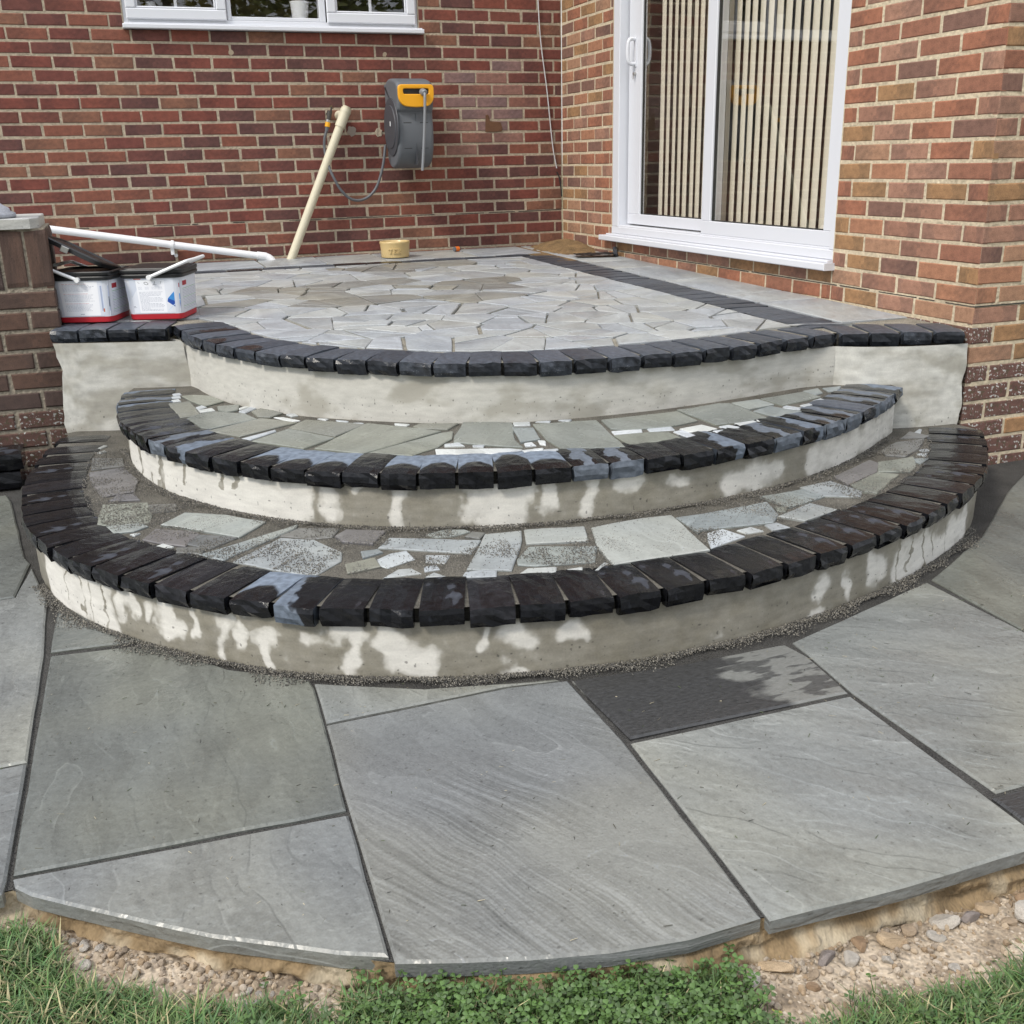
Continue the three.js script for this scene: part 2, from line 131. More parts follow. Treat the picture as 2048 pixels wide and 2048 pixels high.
// level of the terrace paving: it falls gently towards the garden
const ty = (x, z) => -0.235 - 0.019 * z - 0.0025 * x * z;
const YM = -0.495, YL = -0.667, YG = -0.86;
// ---------------------------------------------------------------- surface textures
// brick faces: speckled fired clay, some with a darker end or flashed corner (one face = uv 0..1)
const brickMaps = [0, 1, 2, 3, 4, 5].map((k) => colourTex(256, 96, (u, v) => {
  const X = u * 22, Y = v * 7;
  const g = 0.30 * fbm(X * 3.2 + k * 50, Y * 3.2, 3) + 0.22 * fbm(X * 0.33 + k * 31, Y * 0.4 + 7, 3);
  let b = 0.74 + g, c = [1, 1, 1];
  const fl = sstep(0.42, 0.62, [u, 1 - u, 0.2, 0.5 + 0.4 * Math.sin(u * 6.3 + 1), 0, 0][k] + 0.35 * noise(X * 0.5 + k * 9, Y * 0.6));
  c = mix3(c, [0.66, 0.70, 0.76], fl * (k === 2 ? 0.15 : 0.6));
  const sp = noise(X * 7 + k * 13, Y * 7); if (sp > 0.40) b += 0.18; if (sp < -0.42) b -= 0.2;
  if (k >= 4) { // lime spatter and efflorescence
    const cl = sstep(-0.15, 0.3, fbm(X * 0.22 + k * 5, Y * 0.5, 2) + (k === 5 ? 0.1 : -0.12)), w = cl * Math.max(sstep(0.20, 0.30, fbm(X * 0.8 + k * 77, Y * 0.8, 3)), 0.8 * sstep(0.40, 0.46, noise(X * 1.7 + k * 7, Y * 1.7))), moss = sstep(0.1, 0.5, fbm(X * 0.5 + k * 3, Y * 0.5 + 9, 3)); return mix3(mix3([0.20 * b, 0.098 * b, 0.076 * b], [0.075, 0.075, 0.035], moss * 0.6), [0.66, 0.645, 0.60], w * 0.85);
  }
  return [b * c[0], b * c[1], b * c[2]];
}));
const grainBump = greyTex(256, 256, (u, v) => 0.5 + 0.45 * fbm(u * 32, v * 32, 3, 32, 32) + 0.3 * noise(u * 120, v * 120, 120, 120));
const brickTones = {
  house: [[0.264, 0.078, 0.052], [0.235, 0.066, 0.047], [0.211, 0.064, 0.049], [0.162, 0.066, 0.056], [0.275, 0.097, 0.062], [0.284, 0.127, 0.079], [0.226, 0.074, 0.052], [0.196, 0.067, 0.053]],  // dark red brick, with part of the back wall's shade mixed into the colour
  side: [[0.475, 0.226, 0.130], [0.428, 0.175, 0.102], [0.475, 0.266, 0.163], [0.392, 0.199, 0.134], [0.261, 0.139, 0.104], [0.439, 0.245, 0.117], [0.368, 0.162, 0.102], [0.451, 0.240, 0.163]],  // more orange brick, with some daylight on the side wall mixed into the colour
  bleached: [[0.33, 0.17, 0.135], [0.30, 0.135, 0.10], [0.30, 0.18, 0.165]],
  pier: [[0.120, 0.072, 0.056], [0.135, 0.080, 0.060], [0.105, 0.068, 0.058], [0.14, 0.078, 0.056]],
};
const brickMats = {};
for (const [n, tones] of Object.entries(brickTones)) {
  brickMats[n] = []; brickMats[n + '_spatter'] = [];
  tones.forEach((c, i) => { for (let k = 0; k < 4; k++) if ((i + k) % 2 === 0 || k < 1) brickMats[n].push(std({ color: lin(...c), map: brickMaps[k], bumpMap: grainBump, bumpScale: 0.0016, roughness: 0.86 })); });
  for (const k of [4, 5]) tones.slice(0, 1).forEach((c) => brickMats[n + '_spatter'].push(std({ color: lin(...(n === 'pier' ? [0.72, 0.78, 0.8] : [0.95, 0.98, 1])), map: brickMaps[k], bumpMap: grainBump, bumpScale: 0.002, roughness: 0.9 })));
}
const mortarMap = colourTex(512, 512, (u, v) => { const b = 0.80 + 0.26 * fbm(u * 40, v * 40, 3, 40, 40) + 0.14 * fbm(u * 5, v * 5, 3, 5, 5); return [b, b * 0.97, b * 0.93]; });
mortarMap.repeat.set(1.6, 1.6);
const mortarBump = greyTex(256, 256, (u, v) => 0.5 + 0.5 * fbm(u * 24, v * 24, 4, 24, 24)); mortarBump.repeat.set(3, 3);
const M = {
  mortar: std({ color: lin(0.475, 0.41, 0.32), map: mortarMap, bumpMap: mortarBump, bumpScale: 0.004, roughness: 0.95 }),
  mortarPale: std({ color: lin(0.66, 0.575, 0.43), map: mortarMap, bumpMap: mortarBump, bumpScale: 0.004, roughness: 0.95 }),
  mortarOld: std({ color: lin(0.33, 0.295, 0.24), map: mortarMap, bumpMap: mortarBump, bumpScale: 0.006, roughness: 0.95 }),
  bitumen: std({ color: lin(0.03, 0.028, 0.026), roughness: 0.85 }),
  upvc: new THREE.MeshPhysicalMaterial({ color: lin(0.66, 0.675, 0.72), roughness: 0.32, clearcoat: 0.15, clearcoatRoughness: 0.3 }),
  glass: new THREE.MeshPhysicalMaterial({ color: 0xffffff, roughness: 0.0, transmission: 1, thickness: 0, ior: 1.6 }),
  gasket: std({ color: lin(0.02, 0.02, 0.02), roughness: 0.6 }),
  room: std({ color: lin(0.34, 0.31, 0.27), roughness: 0.95 }),
  blind: std({ color: lin(0.74, 0.69, 0.56), roughness: 0.85 }),
  blackPlastic: std({ color: lin(0.009, 0.0095, 0.011), roughness: 0.42 }),
  greyPlastic: std({ color: lin(0.115, 0.125, 0.14), roughness: 0.5 }),
  darkGrey: std({ color: lin(0.055, 0.058, 0.068), roughness: 0.55 }),
  yellowPlastic: std({ color: lin(0.80, 0.37, 0.012), roughness: 0.4 }),
  orangePlastic: std({ color: lin(0.70, 0.16, 0.02), roughness: 0.45 }),
  whitePlastic: std({ color: lin(0.78, 0.79, 0.80), roughness: 0.4 }),
  creamPipe: std({ color: lin(0.60, 0.555, 0.42), roughness: 0.5 }),
  whitePipe: std({ color: lin(0.76, 0.77, 0.79), roughness: 0.4 }),
  brass: std({ color: lin(0.16, 0.11, 0.06), metalness: 0.7, roughness: 0.5 }),
  steel: std({ color: lin(0.45, 0.44, 0.42), metalness: 0.8, roughness: 0.35 }),
  hose: std({ color: lin(0.10, 0.105, 0.115), roughness: 0.45 }),
  hoseLight: std({ color: lin(0.22, 0.23, 0.245), roughness: 0.45 }),
  bowl: std({ color: lin(0.56, 0.42, 0.20), roughness: 0.28 }),
};

// riven sandstone: drifting streaks, thin pale veins, grain (tile = 1.2 m)
function streak(u, v, s) { const wu = u + 0.06 * fbm(u * 3 + s, v * 3, 3, 3, 3), wv = v + 0.05 * fbm(u * 4 + 9 + s, v * 4, 3, 4, 4); return [wu, wv]; }
const stoneH = (u, v, s) => { const [a, b] = streak(u, v, s); return 0.5 + 0.30 * fbm(a * 2 + s, b * 9, 4, 2, 9) + 0.36 * fbm(a * 2 + 7 + s, b * 3, 3, 2, 3); };
const stoneMaps = [0, 5, 11, 17].map((s) => colourTex(880, 880, (u, v) => {
  const [a, b] = streak(u, v, s), h = stoneH(u, v, s) * 6, e = h - Math.floor(h), lip = Math.exp(-Math.pow(e / 0.07, 2)) * sstep(0.02, 0.4, noise(u * 6 + s, v * 6, 6, 6) + 0.35 * noise(u * 34, v * 34, 34, 34)), tread = (Math.floor(h) & 1) ? 0.035 : -0.035;
  const st = fbm(a * 3 + s, b * 22, 4, 3, 22), lo = fbm(u * 2 + 3 + s, v * 2, 4, 2, 2), hue = fbm(u * 2 + 11 + s, v * 2, 3, 2, 2), dk = sstep(0.12, 0.5, fbm(u * 3 + 31 + s, v * 3, 4, 3, 3));
  let k = 0.76 + 0.10 * st + 0.17 * lo + tread + 0.25 * lip - 0.10 * dk + 0.13 * noise(u * 300, v * 300, 300, 300) + 0.11 * noise(u * 90 + s, v * 90, 90, 90);
  const ps = noise(u * 140 + 3 + s, v * 140, 140, 140); if (ps > 0.47) k -= 0.24; if (ps < -0.5) k += 0.16;
  const c = mix3([0.985, 1.0, 1.02], [1.02, 1.0, 0.93], sstep(-0.35, 0.4, hue));
  return [k * c[0], k * c[1], k * c[2]];
}));
const stoneBump = greyTex(880, 880, (u, v) => { const h = stoneH(u, v, 0), q = (Math.floor(h * 6) + sstep(0, 0.16, h * 6 - Math.floor(h * 6))) / 6; return 0.62 * lerp(q, h, 0.25) + 0.10 * fbm(u * 45, v * 45, 4, 45, 45) + 0.08 * fbm(u * 4, v * 30, 3, 4, 30) * sstep(0, 0.4, fbm(u * 3 + 2, v * 3, 2, 3, 3)) + 0.2; });
const stoneRough = greyTex(512, 512, (u, v) => 0.80 + 0.35 * fbm(u * 8, v * 14, 4, 8, 14));
const cleave = [1 / 1.2, 1 / 1.2]; for (const t of [...stoneMaps, stoneBump, stoneRough]) t.repeat.set(...cleave);
const stoneMat = (c, rough, bump = 0.005, k = 0) => std({ color: lin(...c), map: stoneMaps[k], bumpMap: stoneBump, bumpScale: bump, roughness: rough, roughnessMap: stoneRough });
const ST = {
  white: [stoneMat([0.64, 0.67, 0.70], 0.6), stoneMat([0.52, 0.55, 0.57], 0.6, 0.005, 1), stoneMat([0.58, 0.61, 0.63], 0.6, 0.005, 3)],
  chip: [stoneMat([0.42, 0.445, 0.46], 0.55), stoneMat([0.36, 0.38, 0.385], 0.5, 0.005, 1), stoneMat([0.50, 0.53, 0.55], 0.55, 0.005, 2)],
  pale: [stoneMat([0.31, 0.338, 0.338], 0.45), stoneMat([0.28, 0.308, 0.31], 0.42, 0.005, 1), stoneMat([0.35, 0.372, 0.375], 0.48, 0.005, 2)],
  mid: [stoneMat([0.235, 0.25, 0.225], 0.30, 0.003), stoneMat([0.25, 0.265, 0.24], 0.32, 0.003, 1), stoneMat([0.22, 0.225, 0.20], 0.30, 0.003, 1)],
  dark: [stoneMat([0.16, 0.165, 0.165], 0.45), stoneMat([0.18, 0.18, 0.175], 0.5, 0.005, 1), stoneMat([0.165, 0.16, 0.17], 0.4)],
  terrace: [stoneMat([0.43, 0.46, 0.49], 0.50, 0.005, 2), stoneMat([0.45, 0.475, 0.50], 0.50, 0.005, 3), stoneMat([0.40, 0.425, 0.445], 0.5, 0.005, 1), stoneMat([0.47, 0.495, 0.52], 0.55), stoneMat([0.41, 0.425, 0.43], 0.5, 0.005, 1)],
  damp: [stoneMat([0.27, 0.27, 0.255], 0.45), stoneMat([0.31, 0.31, 0.29], 0.5, 0.005, 1)],
  slab: [stoneMat([0.224, 0.233, 0.230], 0.42, 0.015), stoneMat([0.170, 0.180, 0.168], 0.40, 0.014, 1), stoneMat([0.255, 0.264, 0.254], 0.46, 0.016, 2), stoneMat([0.212, 0.221, 0.218], 0.42, 0.014, 3), stoneMat([0.238, 0.246, 0.234], 0.45, 0.016, 2)],
};
// the centre slab: brushed diagonal scoring that catches the sky
const scoreBump = greyTex(800, 800, (u, v) => { const a = u + 0.05 * fbm(u * 2, v * 2, 3, 2, 2), b = v + 0.04 * fbm(u * 3 + 4, v * 3, 3, 3, 3); return 0.5 + 0.30 * fbm(a * 2, b * 60, 3, 2, 60) * sstep(-0.2, 0.35, fbm(u * 3, v * 3, 2, 3, 3) + 0.1) + 0.18 * fbm(a * 3, b * 8, 3, 3, 8) + 0.06 * noise(u * 200, v * 200, 200, 200); });
scoreBump.repeat.set(...cleave);
M.scored = std({ color: lin(0.212, 0.219, 0.218), map: stoneMaps[3], bumpMap: scoreBump, bumpScale: 0.009, roughness: 0.36, roughnessMap: stoneRough });
// damp black limestone slab with a drying edge
const wetSlabMap = colourTex(512, 512, (u, v) => { const n = fbm(u * 40, v * 40, 3), d = sstep(0.56, 0.64, u + 0.14 * fbm(u * 4, v * 4, 4) - 0.12 * v) * (1 - 0.75 * sstep(0.05, 0.22, fbm(u * 5 + 8, v * 9, 4) + 0.25 * (u - 0.75))); const k = 0.036 + 0.018 * n; return mix3([k, k * 1.01, k * 1.04], [0.155 + 0.03 * n, 0.157 + 0.03 * n, 0.148 + 0.03 * n], d); });
// jointing grit: dark wet sand
const gritMap = colourTex(512, 512, (u, v) => { const a = noise(u * 180, v * 180, 180, 180), b = noise(u * 90, v * 90, 90, 90), c = fbm(u * 6, v * 6, 4, 6, 6); const k = 0.66 + 0.75 * a + 0.45 * b + 0.3 * c; return [k, k * 0.97, k * 0.9]; });
const gritBump = greyTex(512, 512, (u, v) => 0.5 + 0.5 * noise(u * 170, v * 170, 170, 170) + 0.35 * noise(u * 80, v * 80, 80, 80));
gritMap.repeat.set(2.2, 2.2); gritBump.repeat.set(2.2, 2.2);
M.gritDark = std({ color: lin(0.062, 0.061, 0.060), map: gritMap, bumpMap: gritBump, bumpScale: 0.006, roughness: 0.85 });
M.gritMid = std({ color: lin(0.15, 0.142, 0.125), map: gritMap, bumpMap: gritBump, bumpScale: 0.006, roughness: 0.85 });
M.gritPale = std({ color: lin(0.36, 0.34, 0.295), map: gritMap, bumpMap: gritBump, bumpScale: 0.005, roughness: 0.9 });

// slate setts. Texture: v 0..0.75 is the top (0 = inner end), v 0.75..1 the split front face. Wet where w = 1.
function slateSet(fw, light, o = {}) {
  const s = rr(0, 90);
  const cell = (u, v) => {
    const n = fbm(u * 6 + s, v * 14, 4), g = noise(u * 90 + s, v * 160);
    const w = clamp(fw(u, v, fbm(u * 2.4 + s, v * 3.4, 3))); const wet = [0.0075, 0.0080, 0.0098].map((c) => c * (1 + 0.7 * n + 0.5 * g)), dry = light.map((c) => c * (1 + 0.45 * n + 0.30 * g));
    const sp = o.spot ? sstep(0.44, 0.5, noise(u * 30 + s, v * 44)) : 0;
    return [mix3(mix3(dry, wet, w), [0.30, 0.31, 0.32], sp * 0.6), lerp(o.rough ?? 0.48, 0.07 + 0.12 * Math.abs(n), w)];
  };
  return new THREE.MeshPhysicalMaterial({ ior: 1.36, specularIntensity: 0.85, color: 0xffffff, map: colourTex(192, 384, (u, v) => cell(u, v)[0]), roughnessMap: greyTex(192, 384, (u, v) => cell(u, v)[1]), roughness: 1, bumpMap: slateBump, bumpScale: 0.0016 });
}
const slateBump = greyTex(256, 512, (u, v) => { const h = fbm(u * 5, v * 9, 4), q = Math.floor(h * 6) / 6; return 0.5 + 0.4 * lerp(q, h, 0.4) + 0.1 * noise(u * 60, v * 120); });
const arc = (u, v, n, top, bow, k = 1) => sstep(top - 0.05, top + 0.05, v + bow * (1 - Math.pow(2 * u - 1, 2)) + 0.05 * n * k);
const blue = [0.150, 0.182, 0.230], dusk = [0.050, 0.058, 0.073], cool = [0.11, 0.128, 0.155];
const SL = {
  wet: [slateSet((u, v, n) => 0.95 - 0.5 * sstep(0.35, 0.6, n), [0.035, 0.034, 0.040]), slateSet(() => 0.9, [0.020, 0.023, 0.030]), slateSet((u, v, n) => sstep(-0.55, -0.2, n), [0.045, 0.05, 0.062]), slateSet((u, v, n) => 0.7 + n * 0.4, [0.032, 0.032, 0.038], { rough: 0.35 })],
  mixed: [slateSet((u, v, n) => arc(u, v, n, 0.58, 0.20), blue), slateSet((u, v, n) => arc(u, v, n, 0.52, 0.14), blue), slateSet((u, v, n) => arc(u, v, n, 0.60, 0.22, 2), blue), slateSet((u, v, n) => arc(u, v, n, 0.36, 0.24), blue)],
  streaky: [slateSet((u, v, n) => sstep(-0.1, 0.02, 0.35 * n + u - 0.45 + 0.25 * Math.sin(v * 5)), blue.map((c) => c * 0.75)), slateSet((u, v, n) => sstep(0.0, 0.12, 0.5 * n + 0.62 - u + 0.2 * Math.sin(v * 7 + 1)), blue.map((c) => c * 0.8)), slateSet((u, v, n) => (v > 0.74 ? 0 : sstep(-0.02, 0.06, 0.4 * n + Math.abs(u - 0.5) - 0.16)), cool)],
  dry: [slateSet((u, v, n) => (v > 0.75 ? 0.75 + 0.4 * n : 0.15 + 0.3 * sstep(0.2, 0.5, n)), dusk), slateSet((u, v, n) => (v > 0.75 ? 0.8 : 0.1), [0.066, 0.076, 0.094]), slateSet((u, v, n) => (v > 0.75 ? 0.6 + 0.5 * n : 0.1 + 0.2 * n), [0.078, 0.090, 0.112], { spot: 1 })],
  brown: [slateSet((u, v, n) => 0.9 * arc(u, v, n, 0.62, 0.12) * (v < 0.76 ? 1 : 0.3), dusk), slateSet((u, v, n) => 0.9 * sstep(0.0, 0.1, u - 0.62 + 0.3 * n) * (v < 0.75 ? 1 : 0.2), dusk)],
};

// cement render on the risers: pale where it has dried, olive where still wet. Patches: [i0, i1, v0, v1, softness] in slate numbers and height
function renderMat(len, h, patches, o = {}) {
  const W = o.big ? 768 : Math.min(2048, 2 * Math.round(len * 220)), Hh = o.big ? 640 : 128, N = o.n, base = o.base ?? -0.3;
  const field = (u, v) => {
    const X = u * len * 9, Y = v * h * 9, i = u * N + 0.34 * fbm(X * 1.3, Y * 1.3 + 5, 4), vv = v + 0.26 * fbm(X * 1.2 + 9, Y * 1.2, 4);
    let f = base + 0.55 * fbm(X, Y, 4) + 0.22 * fbm(X * 5, Y * 5, 2);
    for (const [a, b, c, d, g = 1] of patches) { const ei = Math.max(0, Math.abs(i - (a + b) / 2) - Math.max(0, (b - a) / 2 - 0.35)) / (Math.min(0.35, (b - a) / 2) + 0.06), ev = Math.abs(vv - (c + d) / 2) / ((d - c) / 2 + 0.05); f += g * clamp(1.25 * (1 - Math.pow(Math.pow(ei, 2.4) + Math.pow(ev, 2.4), 0.42)) + 0.12, 0, 1) * 1.25; }
    for (const [a, w, top, bot] of o.drips ?? []) { const m = Math.abs(i - a - 0.05 * noise(v * 5, a * 7)) < w * (0.6 + 0.5 * noise(v * 9, a)) && v > bot && v < top ? 1 : 0; f -= m * 0.9; }
    return f;
  };
  const cell = (u, v) => {
    const X = u * len, Y = v * h, f = field(u, v), d = 0.16 * sstep(-0.75, 0.05, f) + 0.52 * sstep(-0.12, 0.30 + 0.4 * noise(X * 4, Y * 4), f) + 0.32 * sstep(0.15, 0.75, f + 0.3 * fbm(X * 9, Y * 22, 3));
    const t = fbm(X * 14, Y * 60, 3), g = noise(X * 220, Y * 220), sp = noise(X * 90 + 4, Y * 90);
    let dry = (o.dry ?? [0.62, 0.605, 0.56]).map((c) => c * (1 + 0.14 * t + 0.10 * g)), wet = (o.wet ?? [0.205, 0.190, 0.150]).map((c) => c * (1 + 0.22 * t + 0.18 * g));
    if (o.stain) { const s = sstep(-0.05, 0.42, fbm(X * 3.6 + 7, Y * 8, 5) + 0.4 * fbm(X * 1.5, Y * 3 + 3, 2) + o.stain); dry = mix3(dry, [0.30, 0.285, 0.24], s * 0.72); if (o.big) { const t2 = fbm(X * 26, Y * 30, 4), t3 = fbm(X * 9 + 3, Y * 40, 3); dry = dry.map((c) => c * (1 + 0.16 * t2 + 0.14 * t3)); } }
    let c = mix3(wet, dry, d);
    if (sp > 0.46 && v < 0.55) c = c.map((q) => q * 0.45);
    return [c, lerp(0.42, 0.88, d)];
  };
  const map = colourTex(W, Hh, (u, v) => cell(u, v)[0]), rough = greyTex(W / 2, Hh / 2, (u, v) => cell(u, v)[1]);
  map.wrapS = map.wrapT = rough.wrapS = rough.wrapT = THREE.ClampToEdgeWrapping;
  return std({ color: 0xffffff, map, roughnessMap: rough, roughness: 1 });
}
// ---------------------------------------------------------------- bricks
// one brick: chamfered face at z 0 looking to +z, centred on x and y; a few variants with slightly different corners
function brickGeo(L, H, D = 0.028) {
  const j = () => rr(-0.0018, 0.0018), c = 0.0035;
  const out = [[-L / 2, -H / 2], [L / 2, -H / 2], [L / 2, H / 2], [-L / 2, H / 2]].map(([x, y]) => [x + j(), y + j()]);
  const inn = out.map(([x, y]) => [x - Math.sign(x) * (c + Math.abs(j())), y - Math.sign(y) * (c + Math.abs(j()))]);
  const P = [], U = [], put = (x, y, z) => { P.push(x, y, z); U.push(x / L + 0.5, y / H + 0.5); };
  const quad = (a, b, d, e) => { for (const q of [a, b, d, a, d, e]) put(...q); };
  const zf = [rr(-0.0012, 0.0006), rr(-0.0012, 0.0006), rr(-0.0012, 0.0006), rr(-0.0012, 0.0006)];
  quad(...inn.map((p, i) => [p[0], p[1], zf[i]]));
  for (let i = 0; i < 4; i++) { const k = (i + 1) % 4; quad([...out[i], -c], [...out[k], -c], [...inn[k], zf[k]], [...inn[i], zf[i]]); quad([...out[i], -D], [...out[k], -D], [...out[k], -c], [...out[i], -c]); }
  const g = new THREE.BufferGeometry(); g.setAttribute('position', new THREE.Float32BufferAttribute(P, 3)); g.setAttribute('uv', new THREE.Float32BufferAttribute(U, 2)); g.computeVertexNormals(); return g;
}
const BR = { full: [0, 1, 2, 3, 4, 5].map(() => brickGeo(0.2125, 0.062)), half: [0, 1, 2, 3].map(() => brickGeo(0.100, 0.062)) };
// lay one brick with its face centre at p; turn about y; len in metres
function layBrick(parent, p, turn, len, mats, h = 0.065) {
  const half = len < 0.14, g = pick(half ? BR.half : BR.full), m = shade(new THREE.Mesh(g, pick(mats)));
  m.name = 'brick'; m.position.set(...p); m.rotation.set(0, turn, rr(-0.003, 0.003)); m.scale.set(len / (half ? 0.1025 : 0.215), h / 0.065, 1);
  if (rnd() < 0.5) m.rotation.z += Math.PI; parent.add(m); return m;
}
// join bricks into one mesh per material where they are past the limit
function joinBricks(parent, list, name) {
  const by = new Map(); list.forEach((m) => { m.updateMatrix(); const g = m.geometry.clone().applyMatrix4(m.matrix); parent.remove(m); if (!by.has(m.material)) by.set(m.material, []); by.get(m.material).push(g); });
  const geos = [], mats = []; let grp = [];
  for (const [mt, gs] of by) { geos.push(mergeGeometries(gs)); mats.push(mt); }
  const all = mergeGeometries(geos, true); const m = part(parent, name, all, mats); m.userData.kind = 'stuff'; return m;
}
// head joints along a course from a to b, given one joint position and the pitch; returns [start, end] of each brick
function course(a, b, joint, pitch = 0.225, gap = 0.010) {
  const out = []; let k = Math.ceil((a - joint) / pitch - 1e-6), s = a;
  for (;;) { const e = joint + k * pitch; if (e >= b - 0.012) { out.push([s, b]); break; } if (e > a + 0.03) { out.push([s, e - gap / 2 + rr(-0.002, 0.002)]); s = e + gap / 2 + rr(-0.002, 0.002); } k++; }
  return out;
}
const C = 0.075;

// ---------------------------------------------------------------- the house: back wall with the kitchen window
const house = thing('house', 'dark red brick house wall, its tone partly painted shade, behind the terrace with white three-light window', 'house');
const WX0 = -2.79, WX1 = -1.0, WY0 = 1.146, TOPY = 5.0, WY1 = 2.2;
{
  const g = [box(-6, WX0, -1, TOPY, -0.25, -0.0032), box(WX1, 0.0, -1, TOPY, -0.25, -0.0032), box(WX0, WX1, -1, WY0 - 0.03, -0.25, -0.0032), box(WX0, WX1, WY1, TOPY, -0.25, -0.0032)];
  const wall = part(house, 'back_wall', metreUV(mergeGeometries(g.map((q) => q.toNonIndexed()))), M.mortar);
  const all = [];
  for (let row = -4; row < 67; row++) {
    const y = row * C + 0.0375; if (y > TOPY - 0.03) break;
    const jt = -0.0597 - (row & 1 ? 0.1125 : 0), spans = y > WY0 - 0.005 && y < WY1 ? [[-5.6, WX0 - 0.006], [WX1 + 0.006, -0.006]] : [[-5.6, -0.006]];
    for (const [a, b] of spans) for (const [s, e] of course(a, b, jt + rr(-0.004, 0.004))) {
      if (e - s < 0.02) continue;
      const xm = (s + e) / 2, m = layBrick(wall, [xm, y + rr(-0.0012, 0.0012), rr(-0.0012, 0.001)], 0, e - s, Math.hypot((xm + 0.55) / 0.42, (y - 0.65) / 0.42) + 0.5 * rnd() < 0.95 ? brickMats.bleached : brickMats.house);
      all.push([m, Math.hypot(xm + 3.02, y - 0.33, 7.08), xm > -3.78 && row >= -3 && row <= 17 && !(xm < -3.25 && row < 1) && !(xm < -2.7 && xm > -3.3 && row < -1)]);
    }
  }
  const seen = all.filter((q) => q[2]).sort((p, q) => p[1] - q[1]);
  joinBricks(wall, [...all.filter((q) => !q[2]), ...seen.slice(300)].map((q) => q[0]), 'brick_field');
  // bitumen damp course squeezed out of its joint, broken in places
  const gs = []; let x = -4.4; while (x < -0.02) { const w = rr(0.03, 0.22), e = Math.min(-0.01, x + w), dy = 0.0035 * noise(x * 3, 2); if (rnd() < 0.86) gs.push(box(x, e, -0.0022 + dy, 0.0012 + dy + rr(0, 0.002), -0.01, rr(-0.004, 0.0005))); x = e + (rnd() < 0.3 ? rr(0.01, 0.05) : 0.0005); }
  part(wall, 'damp_course', mergeGeometries(gs), M.bitumen);
  // mortar plugs and a rust run where fittings were
  const blob = (cx, cy, rx, ry, z, m, nm) => { const s = new THREE.Shape(); for (let i = 0; i < 26; i++) { const a = i / 26 * 6.2832, k = 1 + 0.5 * noise(Math.cos(a) * 2 + cx * 9, Math.sin(a) * 2 + cy * 9); const px = cx + rx * k * Math.cos(a), py = cy + ry * k * Math.sin(a); i ? s.lineTo(px, py) : s.moveTo(px, py); } const q = new THREE.ExtrudeGeometry(s, { depth: 0.002, bevelEnabled: true, bevelThickness: 0.0012, bevelSize: 0.003, bevelSegments: 1 }); q.translate(0, 0, z); part(wall, nm, metreUV(q), m); };
  blob(-1.477, 0.54, 0.026, 0.026, -0.0005, std({ color: lin(0.30, 0.25, 0.21), roughness: 0.95 }), 'filled_hole');
  blob(-1.30, 0.53, 0.020, 0.024, -0.0005, M.mortar, 'filled_hole');
  blob(-2.19, 1.00, 0.014, 0.014, -0.003, std({ color: lin(0.35, 0.28, 0.20), roughness: 0.95 }), 'filled_hole'); blob(-1.23, 1.0, 0.012, 0.012, -0.003, std({ color: lin(0.35, 0.28, 0.20), roughness: 0.95 }), 'filled_hole');
  const stainShape = new THREE.Shape(); [[-0.562, 0.527], [-0.51, 0.5265], [-0.447, 0.529], [-0.442, 0.55], [-0.455, 0.585], [-0.50, 0.588], [-0.530, 0.592], [-0.534, 0.618], [-0.541, 0.632], [-0.556, 0.630], [-0.558, 0.60], [-0.560, 0.56]].forEach(([x, y], k) => (k ? stainShape.lineTo(x, y) : stainShape.moveTo(x, y)));
  { const q = new THREE.ExtrudeGeometry(stainShape, { depth: 0.0012, bevelEnabled: true, bevelThickness: 0.0008, bevelSize: 0.002, bevelSegments: 1 }); q.translate(0, 0, 0.0004); part(wall, 'rust_stain', metreUV(q, 4), std({ color: lin(0.16, 0.078, 0.040), map: mortarMap, bumpMap: grainBump, bumpScale: 0.002, roughness: 0.8 })); }
}
